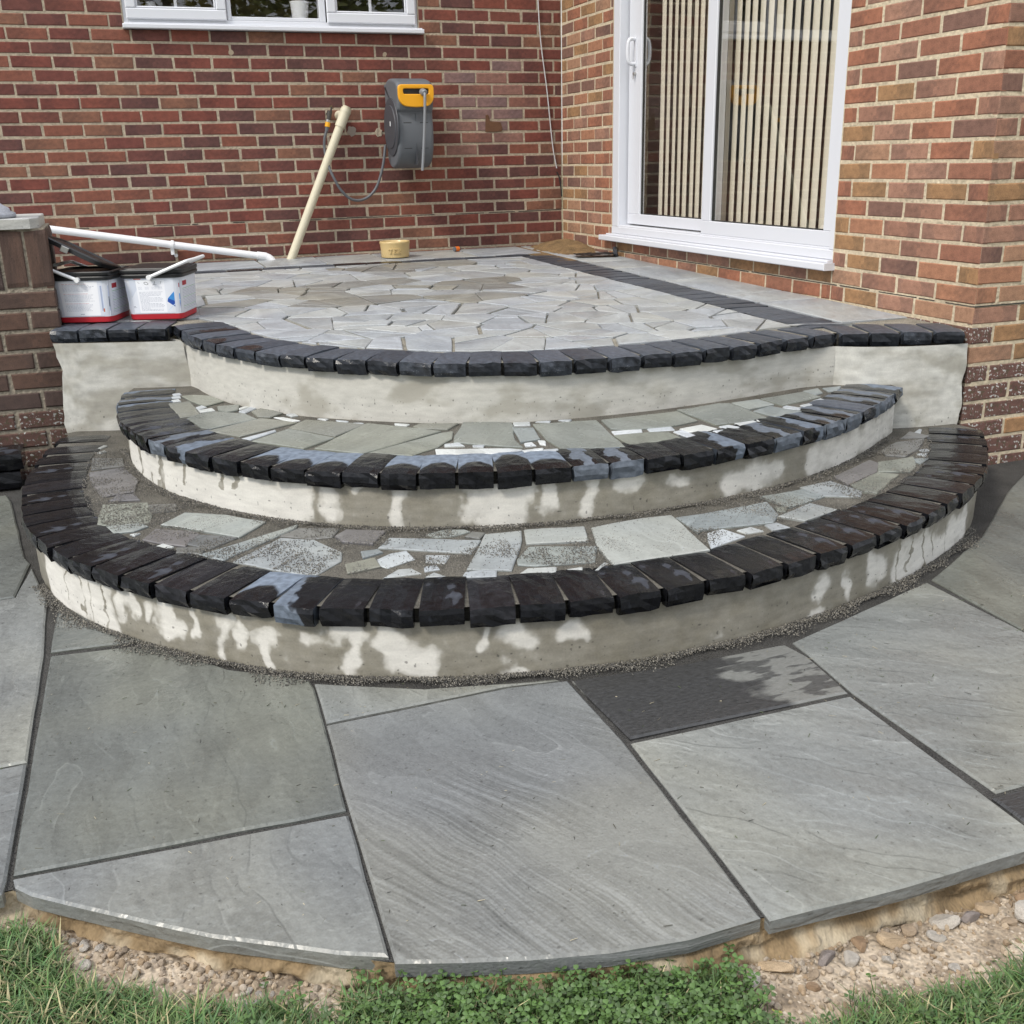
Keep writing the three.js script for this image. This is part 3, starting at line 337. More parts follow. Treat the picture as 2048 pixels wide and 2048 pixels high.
{ // window: frame, two opening lights either side of a fixed one, glazing bars, sill
  const win = new THREE.Group(); win.name = 'window'; house.add(win);
  const F = -0.012, fr = [bar(WX0, WX0 + 0.028, WY0, WY1, F - 0.06, F), bar(WX1 - 0.028, WX1, WY0, WY1, F - 0.06, F), bar(WX0 + 0.0285, WX1 - 0.0285, WY0, WY0 + 0.034, F - 0.06, F), bar(WX0 + 0.0285, WX1 - 0.0285, WY1 - 0.06, WY1, F - 0.06, F), bar(-2.19, -2.165, WY0 + 0.0345, WY1 - 0.0605, F - 0.06, F - 0.001), bar(-1.63, -1.59, WY0 + 0.0345, WY1 - 0.0605, F - 0.06, F - 0.001), bar(-2.1645, -1.6305, WY0 + 0.0345, WY0 + 0.056, F - 0.05, F - 0.002)];
  part(win, 'frame', mergeGeometries(fr), M.upvc);
  const sash = (x0, x1) => {
    const y0 = WY0 + 0.030, y1 = WY1 - 0.06, w = 0.058, z0 = F + 0.002, z1 = F + 0.022;
    const g = [bar(x0, x1, y0, y0 + w, z0, z1, 0.006), bar(x0, x1, y1 - w, y1, z0, z1, 0.006), bar(x0, x0 + w, y0 + w + 0.0005, y1 - w - 0.0005, z0, z1, 0.006), bar(x1 - w, x1, y0 + w + 0.0005, y1 - w - 0.0005, z0, z1, 0.006),
      bar(x0 + w, x1 - w, y0 + w, y0 + w + 0.012, z0, z1 - 0.007, 0.005), bar(x0 + w, x0 + w + 0.012, y0 + w + 0.0125, y1 - w, z0, z1 - 0.008, 0.005), bar(x1 - w - 0.012, x1 - w, y0 + w + 0.0125, y1 - w, z0, z1 - 0.008, 0.005)];
    part(win, 'sash', mergeGeometries(g), M.upvc);
    part(win, 'pane', box(x0 + w, x1 - w, y0 + w, y1 - w, -0.022, -0.021), M.glass);
    part(win, 'glazing_bar', bar((x0 + x1) / 2 - 0.009, (x0 + x1) / 2 + 0.009, y0 + w, y1 - w, -0.034, -0.026), M.upvc);
  };
  sash(-2.772, -2.196); sash(-1.586, -1.015);
  part(win, 'pane', box(-2.165, -1.63, WY0 + 0.056, WY1 - 0.06, -0.022, -0.021), M.glass);
  part(win, 'sill', mergeGeometries([bar(-2.80, -0.972, 1.121, 1.1465, -0.05, 0.046, 0.004), bar(-2.79, -0.98, 1.147, 1.1545, -0.05, 0.028, 0.002)]), M.upvc);
  part(house, 'room', mergeGeometries([box(-4.2, -0.2, -0.5, 2.34, -3.1, -3.0), box(-4.3, -4.2, -0.5, 2.34, -3.0, -0.26), box(-0.2, -0.1, -0.5, 2.34, -3.0, -0.26), box(-4.2, -0.2, -0.6, -0.5, -3.0, -0.26), box(-4.3, -0.1, 2.341, 2.40, -3.1, -0.26)]), M.room);
  part(house, 'inner_sill', bar(-2.78, -1.01, 1.135, 1.16, -0.26, -0.08, 0.004), M.upvc);
  part(house, 'roof', metreUV(mergeGeometries([box(-6, 4.2, 5.08, 5.15, -3.4, 0.35), box(-6, 4.2, 5.001, 5.08, 0.32, 0.35)])), std({ color: lin(0.5, 0.5, 0.5) }));
}
// ---------------------------------------------------------------- the extension: side wall with the patio door
const ext = thing('house_extension', 'lighter orange brick extension, its tone partly painted daylight, on the right with white sliding patio door', 'house');
const XT = 2.6, L = 3.959, DZ0 = 0.80, DZ1 = 3.08;
{
  const g = [box(0.0032, 0.25, -1.1, XT, -0.005, DZ0), box(0.0032, 0.25, -1.1, XT, DZ1, L - 0.0032), box(0.0032, 0.25, -1.1, -0.163, DZ0, DZ1), box(0.0032, 0.25, 2.0, XT, DZ0, DZ1), box(0.25, 5.8, -1.1, XT, L - 0.25, L - 0.0032)];
  const wall = part(ext, 'side_wall', metreUV(mergeGeometries(g.map((q) => q.toNonIndexed()))), M.mortarPale), side = -Math.PI / 2, all = [];
  const lay = (p, t, len, mats, on) => all.push([layBrick(wall, p, t, len, mats), on]);
  for (let row = -12; row < 34; row++) {
    const y = row * C + 0.0375; if (y > XT - 0.03) break;
    const odd = row & 1, yy = y + rr(-0.001, 0.001), old = row <= -5, mats = old && rnd() < (row < -6 ? 0.75 : 0.5) ? brickMats.side_spatter : brickMats.side;
    const seenH = row >= -4 && row <= 18;
    // short piece between the corner and the door
    if (row >= -4) for (const [s, e] of course(0.004, DZ0 - 0.004, odd ? 0.198 : 0.086)) if (e - s > 0.02) lay([rr(-0.001, 0.001), yy, (s + e) / 2], side, e - s, mats, seenH);
    // pier beside the door, bonded at the outer corner
    if (row >= -5) for (const [s, e] of course(DZ1 + 0.004, L - (odd ? 0.22 : 0.1075) - 0.005, L - (odd ? 0.22 : 0.1075))) if (e - s > 0.02) lay([rr(-0.001, 0.001), yy, (s + e) / 2], side, e - s, mats, seenH);
    const q = odd ? 0.215 : 0.1025;
    lay([rr(-0.001, 0.0005), yy, L - q / 2 - 0.0008], side, q, mats, row <= 18);
    // under the door sill
    if (row === -4 || row === -3) for (const [s, e] of course(DZ0, DZ1, odd ? 0.198 : 0.086)) if (e - s > 0.02) lay([rr(-0.001, 0.001), yy - (row === -3 ? 0.002 : 0), (s + e) / 2], side, e - s, brickMats.side, true);
    // return face towards the garden
    const f0 = odd ? 0.1025 : 0.215; lay([f0 / 2 + 0.0008, yy, L + rr(-0.001, 0.0005)], 0, f0, old && rnd() < (row < -6 ? 0.8 : 0.5) ? brickMats.side_spatter : brickMats.side, row <= 18);
    for (const [s, e] of course(f0 + 0.01, 1.6, f0 + 0.01 + 0.2205)) if (e - s > 0.02) lay([(s + e) / 2, yy, L + rr(-0.001, 0.001)], 0, e - s, old && rnd() < 0.7 ? brickMats.side_spatter : brickMats.side, row <= 18 && s < 0.25);
  }
  joinBricks(wall, all.filter((q) => !q[1]).map((q) => q[0]), 'brick_field');
  const gs = []; let z = 0.85; while (z < L - 0.02) { const e = Math.min(L, z + rr(0.05, 0.3)), dy = -0.225 + 0.003 * noise(z * 3, 5); gs.push(box(rr(-0.0008, 0.003), 0.008, dy - 0.002, dy + rr(0.0006, 0.002), z, e)); z = e + (rnd() < 0.35 ? rr(0.01, 0.1) : 0.0005); }
  gs.push(box(0.001, 0.5, -0.2275, -0.2235, L - 0.008, L + 0.0006)); part(wall, 'damp_course', mergeGeometries(gs), M.bitumen);
  part(ext, 'room', mergeGeometries([box(5.6, 5.7, -0.3, 2.34, 0, L - 0.26), box(0.26, 5.6, -0.3, 2.34, -0.1, 0), box(0.26, 5.6, -0.3, -0.2, 0, L - 0.26), box(0.255, 5.7, 2.341, 2.40, -0.1, L - 0.26)]), M.room);
  part(ext, 'roof', metreUV(mergeGeometries([box(-0.22, 6.0, 2.68, 2.75, 0.002, L + 0.22), box(-0.22, -0.19, 2.601, 2.6795, 0.002, L + 0.22)])), std({ color: lin(0.5, 0.5, 0.5) }));
}
{ // sliding door: built looking along -x; q(x, y, z ranges)
  const door = new THREE.Group(); door.name = 'sliding_door'; ext.add(door);
  const zb = (z0, z1, y0, y1, x0, x1, ch = 0.003) => barGeo(z1 - z0, y1 - y0, x1 - x0, ch).rotateY(-Math.PI / 2).translate((x0 + x1) / 2, (y0 + y1) / 2, (z0 + z1) / 2);
  const y0 = -0.075, y1 = 2.0;
  part(door, 'frame', mergeGeometries([zb(DZ0, DZ0 + 0.085, y0, y1, 0.004, 0.11), zb(DZ1 - 0.035, DZ1, y0, y1, 0.004, 0.11), zb(DZ0 + 0.0855, DZ1 - 0.0355, 1.95, y1, 0.004, 0.11), zb(DZ0 + 0.0855, DZ1 - 0.0355, -0.12, -0.066, 0.010, 0.11), zb(DZ0 + 0.0005, DZ1 - 0.0005, -0.118, -0.0755, 0.001, 0.009)]), M.upvc);
  const leaf = (a, b, bot, x0, x1, st0, st1) => {
    part(door, 'door_leaf', mergeGeometries([zb(a, b, bot, 0.004, x0, x1), zb(a, b, 1.87, 1.945, x0, x1), zb(a, a + st0, 0.0045, 1.8695, x0, x1), zb(b - st1, b, 0.0045, 1.8695, x0, x1)]), M.upvc);
    part(door, 'gasket', mergeGeometries([zb(a + st0, a + st0 + 0.006, 0.006, 1.868, x0 + 0.012, x1 - 0.01, 0.0005), zb(b - st1 - 0.006, b - st1, 0.006, 1.868, x0 + 0.012, x1 - 0.01, 0.0005), zb(a + st0 + 0.007, b - st1 - 0.007, 0.0045, 0.009, x0 + 0.012, x1 - 0.01, 0.0005)]), M.gasket);
    part(door, 'pane', box((x0 + x1) / 2 - 0.0006, (x0 + x1) / 2 + 0.0006, 0.004, 1.87, a + st0, b - st1), M.glass);
  };
  leaf(0.90, 1.965, -0.058, 0.062, 0.098, 0.16, 0.07);   // rear leaf, slides behind
  leaf(1.895, 3.045, -0.066, 0.014, 0.054, 0.09, 0.065);  // front leaf
  part(door, 'sill', mergeGeometries([zb(0.725, 3.10, -0.162, -0.130, -0.058, 0.06, 0.004), zb(0.78, 3.085, -0.1295, -0.119, -0.03, 0.06, 0.002)]), M.upvc);
  const hd = (x, s, y, z) => { const g = [[-0.068, 0], [-0.068, -0.034], [-0.050, -0.048], [0.050, -0.048], [0.068, -0.034], [0.068, 0]].map(([v, u]) => [x + s * u, y + v, z]); return mergeGeometries([tube(g, 0.0115, 40, 8), zb(z - 0.016, z + 0.016, y - 0.085, y + 0.085, x - 0.004, x + 0.004, 0.002)]); };
  part(door, 'handle', hd(0.060, 1, 0.94, 0.985), M.upvc); part(door, 'handle', hd(0.104, -1, 0.94, 0.985), M.upvc);
  part(door, 'lock', mergeGeometries([rod([0.061, 0.815, 0.987], [0.046, 0.815, 0.987], 0.010), zb(0.983, 0.991, 0.785, 0.812, 0.044, 0.048, 0.001)]), M.steel);
}
{ // vertical blind hanging inside the door
  const bl = thing('vertical_blind', 'cream vertical slat blind hanging inside the sliding patio door', 'blind');
  const sg = new THREE.PlaneGeometry(0.089, 1.98, 3, 1); { const p = sg.attributes.position; for (let i = 0; i < p.count; i++) p.setZ(i, 0.004 * (1 - Math.pow(p.getX(i) / 0.0445, 2))); sg.computeVertexNormals(); }
  const slat = (z, a) => { const m = part(bl, 'slat', sg, M.blind); m.position.set(0.155, 0.955, z); m.rotation.y = -Math.PI / 2 + a; };
  for (let i = 0; i < 28; i++) { const z = 1.16 + i * 0.0735; if (z > 3.12) break; slat(z + rr(-0.004, 0.004), -0.27 + rr(-0.05, 0.05)); }
  part(bl, 'headrail', box(0.13, 0.18, 1.952, 1.99, 0.9, 3.15), M.upvc);
  part(bl, 'bottom_chain', tube([[0.155, -0.02, 1.12], [0.157, -0.026, 2], [0.155, -0.02, 3.1]], 0.0012, 30, 5), M.upvc);
}
// ---------------------------------------------------------------- paving pieces
// polygon helpers in the x z plane
const area = (p) => { let s = 0; for (let i = 0; i < p.length; i++) { const [a, b] = p[i], [c, d] = p[(i + 1) % p.length]; s += a * d - c * b; } return s / 2; };
function inset(p, d) {
  const q = area(p) > 0 ? p : [...p].reverse(), n = q.length, out = [];
  for (let i = 0; i < n; i++) {
    const a = q[(i + n - 1) % n], b = q[i], c = q[(i + 1) % n];
    let ux = b[0] - a[0], uz = b[1] - a[1], vx = c[0] - b[0], vz = c[1] - b[1]; const lu = Math.hypot(ux, uz) || 1, lv = Math.hypot(vx, vz) || 1; ux /= lu; uz /= lu; vx /= lv; vz /= lv;
    let nx = -uz - vz, nz = ux + vx; const l = Math.hypot(nx, nz) || 1; nx /= l; nz /= l; const k = Math.min(2.2, 1 / Math.max(0.3, nx * -uz + nz * ux)); out.push([b[0] + nx * d * k, b[1] + nz * d * k]);
  }
  return out;
}
function rough(p, step, amp, f = 9) { // split the edges and make them uneven
  const out = []; p.forEach((a, i) => { const b = p[(i + 1) % p.length], l = Math.hypot(b[0] - a[0], b[1] - a[1]), k = Math.max(1, Math.round(l / step)), nx = -(b[1] - a[1]) / (l || 1), nz = (b[0] - a[0]) / (l || 1); for (let j = 0; j < k; j++) { const t = j / k, e = j ? amp * (noise(a[0] * f + t * 3.1 * k, a[1] * f + 5) + 0.6 * (rnd() - 0.5)) : 0; out.push([lerp(a[0], b[0], t) + nx * e, lerp(a[1], b[1], t) + nz * e]); } }); return out;
}
// a slab from its outline: chamfered top edge, sides going down; uv in metres, turned by a random angle
function slabGeo(poly, yf, th, ch = 0.004, turn = rr(0, 6.28)) {
  const o = area(poly) > 0 ? poly : [...poly].reverse(), n = o.length, inn = inset(o, ch), P = [], U = [], cu = Math.cos(turn), su = Math.sin(turn), ou = rr(0, 9), ov = rr(0, 9), tilt = [rr(-0.004, 0.004), rr(-0.004, 0.004), rr(-0.0012, 0.0012)];
  const cx = o.reduce((s, p) => s + p[0], 0) / n, cz = o.reduce((s, p) => s + p[1], 0) / n;
  const Y = (x, z) => yf(x, z) + tilt[0] * (x - cx) + tilt[1] * (z - cz) + tilt[2];
  let flat = true; const put = (x, y, z) => { P.push(x, y, z); flat ? U.push(x * cu - z * su + ou, x * su + z * cu + ov) : U.push((x + z) * 0.7 + ou, y * 1.5 + ov); };
  const f2 = inn.map((p) => new THREE.Vector2(p[0], p[1]));
  for (const t of THREE.ShapeUtils.triangulateShape(f2, [])) { const q = t.map((i) => inn[i]); const s = (q[1][0] - q[0][0]) * (q[2][1] - q[0][1]) - (q[2][0] - q[0][0]) * (q[1][1] - q[0][1]); for (const p of s > 0 ? [q[0], q[2], q[1]] : q) put(p[0], Y(p[0], p[1]), p[1]); }
  const quad = (a, b, c, d) => { for (const q of [a, b, c, a, c, d]) put(...q); };
  for (let i = 0; i < n; i++) { const k = (i + 1) % n, A = o[i], B = o[k], a = inn[i], b = inn[k];
    quad([b[0], Y(...b), b[1]], [a[0], Y(...a), a[1]], [A[0], Y(...A) - ch * 0.8, A[1]], [B[0], Y(...B) - ch * 0.8, B[1]].slice()); flat = false; quad([B[0], Y(...B) - ch * 0.8, B[1]], [A[0], Y(...A) - ch * 0.8, A[1]], [A[0], Y(...A) - th, A[1]], [B[0], Y(...B) - th, B[1]]); flat = true; }
  const g = new THREE.BufferGeometry(); g.setAttribute('position', new THREE.Float32BufferAttribute(P, 3)); g.setAttribute('uv', new THREE.Float32BufferAttribute(U, 2)); g.computeVertexNormals(); return g;
}
// flat bed of jointing under the stones
function bedGeo(poly, yf) {
  const f2 = poly.map((p) => new THREE.Vector2(p[0], p[1])), P = [], U = [];
  for (const t of THREE.ShapeUtils.triangulateShape(f2, [])) { const q = t.map((i) => poly[i]), s = (q[1][0] - q[0][0]) * (q[2][1] - q[0][1]) - (q[2][0] - q[0][0]) * (q[1][1] - q[0][1]); for (const p of s > 0 ? [q[0], q[2], q[1]] : q) { P.push(p[0], yf(p[0], p[1]), p[1]); U.push(p[0], p[1]); } }
  const g = new THREE.BufferGeometry(); g.setAttribute('position', new THREE.Float32BufferAttribute(P, 3)); g.setAttribute('uv', new THREE.Float32BufferAttribute(U, 2)); g.computeVertexNormals(); return g;
}
// offset of an open curve towards its inside (curves run left to right with the garden on the +z side)
function normals(c) { return c.map((p, i) => { const a = c[Math.max(0, i - 1)], b = c[Math.min(c.length - 1, i + 1)]; const dx = b[0] - a[0], dz = b[1] - a[1], l = Math.hypot(dx, dz); return [dz / l, -dx / l]; }); }
const offset = (c, d) => { const n = normals(c); return c.map((p, i) => [p[0] + n[i][0] * d, p[1] + n[i][1] * d]); };
// one slate sett: outer edge centre c, inward normal nrm, width w, length l, top level y, thickness t
function slateGeo(c, nrm, w, l, yf, t) {
  const tx = -nrm[1], tz = nrm[0], P = [], U = [], NU = 4, NV = 4, NF = 3, s = rr(0, 99), fr = [], skew = rr(-0.006, 0.006), push = rr(-0.003, 0.003), roll = rr(-0.003, 0.003), pit = rr(-0.002, 0.002), dy = rr(-0.0015, 0.0015);
  const at = (u, d) => [c[0] + tx * (u - 0.5) * w + nrm[0] * d, c[1] + tz * (u - 0.5) * w + nrm[1] * d];
  const edge = (u) => push + 0.006 * noise(u * 5 + s, 1) + skew * (u - 0.5) + 0.003 * (rnd() - 0.5);
  for (let i = 0; i <= NU; i++) fr.push(edge(i / NU));
  const top = []; for (let j = 0; j <= NV; j++) for (let i = 0; i <= NU; i++) { const u = i / NU, v = j / NV, d = lerp(l, fr[i] + 0.003, v), [x, z] = at(clamp(u + (i > 0 && i < NU ? 0 : 0.01 * noise(v * 6 + s, i)), 0, 1), d); const drop = (i === 0 || i === NU ? 0.0018 : 0) + (j === NV || j === 0 ? 0.0022 : 0); top.push([[x, yf(x, z) + dy + roll * (u - 0.5) + pit * (v - 0.5) + 0.0024 * noise(u * 3 + s, v * 4) - drop - (j === NV ? 0.002 * rnd() : 0), z], u, v * 0.75]); }
  const fro = []; for (let j = 0; j <= NF; j++) for (let i = 0; i <= NU; i++) { const u = i / NU, v = j / NF; if (j === 0) { const q = top[NV * (NU + 1) + i]; fro.push([q[0], u, 0.75]); continue; } const d = fr[i] + (j === NF ? 0.008 : 0) + 0.009 * noise(u * 6 + s, v * 4 + 3) + 0.004 * (rnd() - 0.5), [x, z] = at(u, d); fro.push([[x, yf(x, z) + dy + roll * (u - 0.5) - t * v + (j === NF ? 0.007 * noise(u * 7 + s, 8) : 0), z], u, 0.75 + 0.25 * v]); }
  const tri = (a, b, d) => { for (const q of [a, b, d]) { P.push(...q[0]); U.push(q[1], q[2]); } }, grid = (g, nj) => { for (let j = 0; j < nj; j++) for (let i = 0; i < NU; i++) { const a = g[j * (NU + 1) + i], b = g[j * (NU + 1) + i + 1], d = g[(j + 1) * (NU + 1) + i + 1], e = g[(j + 1) * (NU + 1) + i]; tri(a, e, d); tri(a, d, b); } };
  grid(top, NV); grid(fro, NF);
  for (const i of [0, NU]) for (let j = 0; j < NV; j++) { const a = top[j * (NU + 1) + i], b = top[(j + 1) * (NU + 1) + i], dn = (q, f) => [[q[0][0], q[0][1] - t + 0.004, q[0][2]], q[1], 0.9]; const A = dn(a), B = j === NV - 1 ? fro[NF * (NU + 1) + i] : dn(b); if (i) { tri(a, b, B); tri(a, B, A); } else { tri(a, B, b); tri(a, A, B); } }
  { const a = top[0], b = top[NU], A = [[a[0][0], a[0][1] - t, a[0][2]], 0, 0], B = [[b[0][0], b[0][1] - t, b[0][2]], 1, 0]; tri(a, b, B); tri(a, B, A); const d = fro[NF * (NU + 1)], e = fro[NF * (NU + 1) + NU]; tri(A, B, e); tri(A, e, d); }
  const g = new THREE.BufferGeometry(); g.setAttribute('position', new THREE.Float32BufferAttribute(P, 3)); g.setAttribute('uv', new THREE.Float32BufferAttribute(U, 2)); g.computeVertexNormals(); return g;
}
// a rendered riser following a curve, uneven by a few millimetres; uv x = position in slate numbers
function riserGeo(c, y0, y1, s = 0, rag = 0) {
  const sub = rag ? 8 : 4, N = (c.length - 1) * sub, R = rag ? 22 : 7, P = [], U = [], I = [], cv = new THREE.CatmullRomCurve3(c.map((p) => new THREE.Vector3(p[0], 0, p[1]))), n0 = normals(c);
  for (let i = 0; i <= N; i++) { const t = i / N, q = cv.getPoint(t), k = Math.min(c.length - 1, Math.round(t * (c.length - 1))), nn = n0[k]; for (let j = 0; j <= R; j++) { const v = j / R, d = 0.004 * fbm(t * c.length * 0.7 + s, v * 1.5, 3) + 0.0025 * noise(t * c.length * 2 + s, v * 4); const lo = typeof y0 === 'function' ? y0(q.x, q.z) : y0, hi = typeof y1 === 'function' ? y1(q.x, q.z) : y1; const e = rag ? rag * (sstep(0.12, 0, t) - sstep(0.88, 1, t)) * (fbm(v * 3.2 + s, t * 2, 3) + 0.25) : 0; P.push(q.x + nn[0] * d - nn[1] * e, lerp(lo, hi, v), q.z + nn[1] * d + nn[0] * e); U.push(t, v); if (i < N && j < R) { const a = i * (R + 1) + j, b = a + R + 1; I.push(a, b, b + 1, a, b + 1, a + 1); } } }
  const g = new THREE.BufferGeometry(); g.setAttribute('position', new THREE.Float32BufferAttribute(P, 3)); g.setAttribute('uv', new THREE.Float32BufferAttribute(U, 2)); g.setIndex(I); g.computeVertexNormals(); return g;
}
const curveLen = (c) => c.reduce((s, p, i) => (i ? s + Math.hypot(p[0] - c[i - 1][0], p[1] - c[i - 1][1]) : 0), 0);
function setts(parent, c, yf, choose, len = 0.2, name = 'edging_slate', t = 0.052) {
  const nn = normals(c); for (let i = 0; i + 1 < c.length; i++) { const a = c[i], b = c[i + 1], m = [(a[0] + b[0]) / 2, (a[1] + b[1]) / 2], n = [(nn[i][0] + nn[i + 1][0]) / 2, (nn[i][1] + nn[i + 1][1]) / 2], l = Math.hypot(n[0], n[1]); n[0] /= l; n[1] /= l; const p = Math.hypot(b[0] - a[0], b[1] - a[1]); part(parent, name, slateGeo(m, n, Math.min(0.108, p - 0.009) + rr(-0.004, 0.002), len + rr(-0.008, 0.006), yf, t + rr(-0.005, 0.003)), pick(choose(i))); }
}

// ---------------------------------------------------------------- lower and middle step
function step(name, label, c, level, below, stones, o) {
  const g = thing(name, label, 'step', { kind: 'structure' }), yf = () => level, riser = offset(c, 0.026);
  part(g, 'jointing_bed', bedGeo([...offset(c, 0.02), ...o.back], () => level - 0.006), o.bed);
  part(g, 'rendered_riser', riserGeo(riser, below - 0.02, level - 0.046, o.s), renderMat(curveLen(riser), level - 0.046 - below + 0.02, o.patches, { n: c.length - 1, ...o.render }));
  part(g, 'pointing', riserGeo(offset(c, 0.034), level - 0.056, level - 0.007, 1), M.gritMid);
  setts(g, c, yf, o.choose);
  for (const [tone, poly] of stones) { let p = inset(poly, tone === 'white' ? -0.001 : -0.0035); part(g, 'paving_stone', slabGeo(rough(p, 0.07, 0.006), () => level + (tone === 'white' ? -0.001 : 0.0005), 0.014, 0.003), pick(ST[tone === 'white' && o.dusty ? 'chip' : tone])); }
  return g;
}
const lowStep = step('lower_step', 'lowest curved step edged with wet black slate setts and sandy crazy paving', LOW, YL, YG, LOWST, {
  back: [[-0.05, 3.9], [-3.0, 2.4], [-3.31, 2.6]], bed: M.gritMid, s: 3, dusty: true,
  choose: (i) => (i === 17 ? [SL.mixed[0]] : i === 18 ? [SL.streaky[0]] : SL.wet),
  patches: [[9.5, 13.5, -0.2, 1.2], [13.6, 13.8, 0.45, 0.95], [13.85, 14.1, 0.5, 0.9], [14.3, 14.65, 0.5, 0.85], [14.75, 15.2, 0.55, 0.95], [15.0, 15.6, 0.3, 0.7], [15.82, 16.02, 0.4, 0.85], [16.35, 16.95, 0.48, 0.85], [16.5, 16.75, 0.12, 0.5], [17.02, 17.22, 0.45, 0.8], [17.3, 17.9, 0.4, 0.75], [17.55, 17.78, 0.08, 0.45], [18.42, 18.92, 0.58, 0.88], [19.0, 19.9, 0.6, 0.85], [19.45, 19.82, 0.08, 0.65], [20.05, 20.6, 0.55, 0.85], [20.3, 21.5, 0.12, 0.72], [22.25, 22.5, 0.55, 0.85], [22.7, 23.4, 0.5, 0.85], [22.62, 23.2, 0.08, 0.32], [23.8, 24.5, 0.55, 0.82], [30.1, 30.7, 0.35, 0.8], [30.1, 30.5, -0.1, 0.2], [31.1, 31.4, 0.15, 0.75], [32.0, 32.7, 0.18, 0.9], [33.0, 37.5, -0.1, 0.78]],
  render: { base: -0.38, drips: [[12.0, 0.05, 1, 0.2], [12.35, 0.04, 1, 0.1], [13.0, 0.06, 1, 0], [11.2, 0.05, 1, 0.3], [33.3, 0.06, 1, 0.1], [33.8, 0.07, 1, 0.2], [34.4, 0.05, 1, 0.05], [34.9, 0.06, 1, 0.25], [35.6, 0.05, 1, 0.1]] },
});
const midStep = step('middle_step', 'middle curved step edged with half dry blue slate setts and wet crazy paving', MID, YM, YL, MIDST, {
  back: [[-0.32, 3.9], [-0.45, 3.7], [-2.7, 2.5], [-3.0, 2.6]], bed: M.gritMid, s: 8,
  choose: (i) => (i < 3 ? SL.streaky : i < 7 ? SL.wet : i < 9 ? SL.streaky : i < 11 ? [SL.wet[1], SL.streaky[0]] : i === 14 || i === 23 ? [SL.wet[1]] : i < 20 ? SL.mixed : i < 27 ? [SL.streaky[0], SL.wet[1], SL.streaky[1], SL.streaky[2]] : [SL.streaky[2], SL.dry[2], SL.streaky[1]]),
  patches: [[3.5, 13.0, -0.2, 1.2], [13.2, 13.85, 0.2, 1.1], [14.3, 14.6, 0.85, 1.1], [15.1, 15.65, 0.0, 1.1], [17.1, 18.95, 0.25, 1.1], [17.5, 18.7, -0.1, 0.4], [19.15, 19.65, 0.35, 1.1], [20.3, 20.68, 0.1, 1.1], [21.2, 22.0, 0.6, 1.1], [22.6, 23.4, 0.55, 0.85, 0.6], [24.4, 26.8, 0.15, 0.85, 0.75], [27.5, 34.5, -0.1, 1.1, 0.7]],
  render: { base: -0.34, drips: [[5.3, 0.16, 1.1, 0.1], [7.2, 0.2, 1.1, 0.1], [8.42, 0.12, 1.1, 0.42], [10.05, 0.15, 1.1, 0.55], [10.55, 0.15, 1.1, 0.62], [6.4, 0.1, 0.4, 0]] },
});

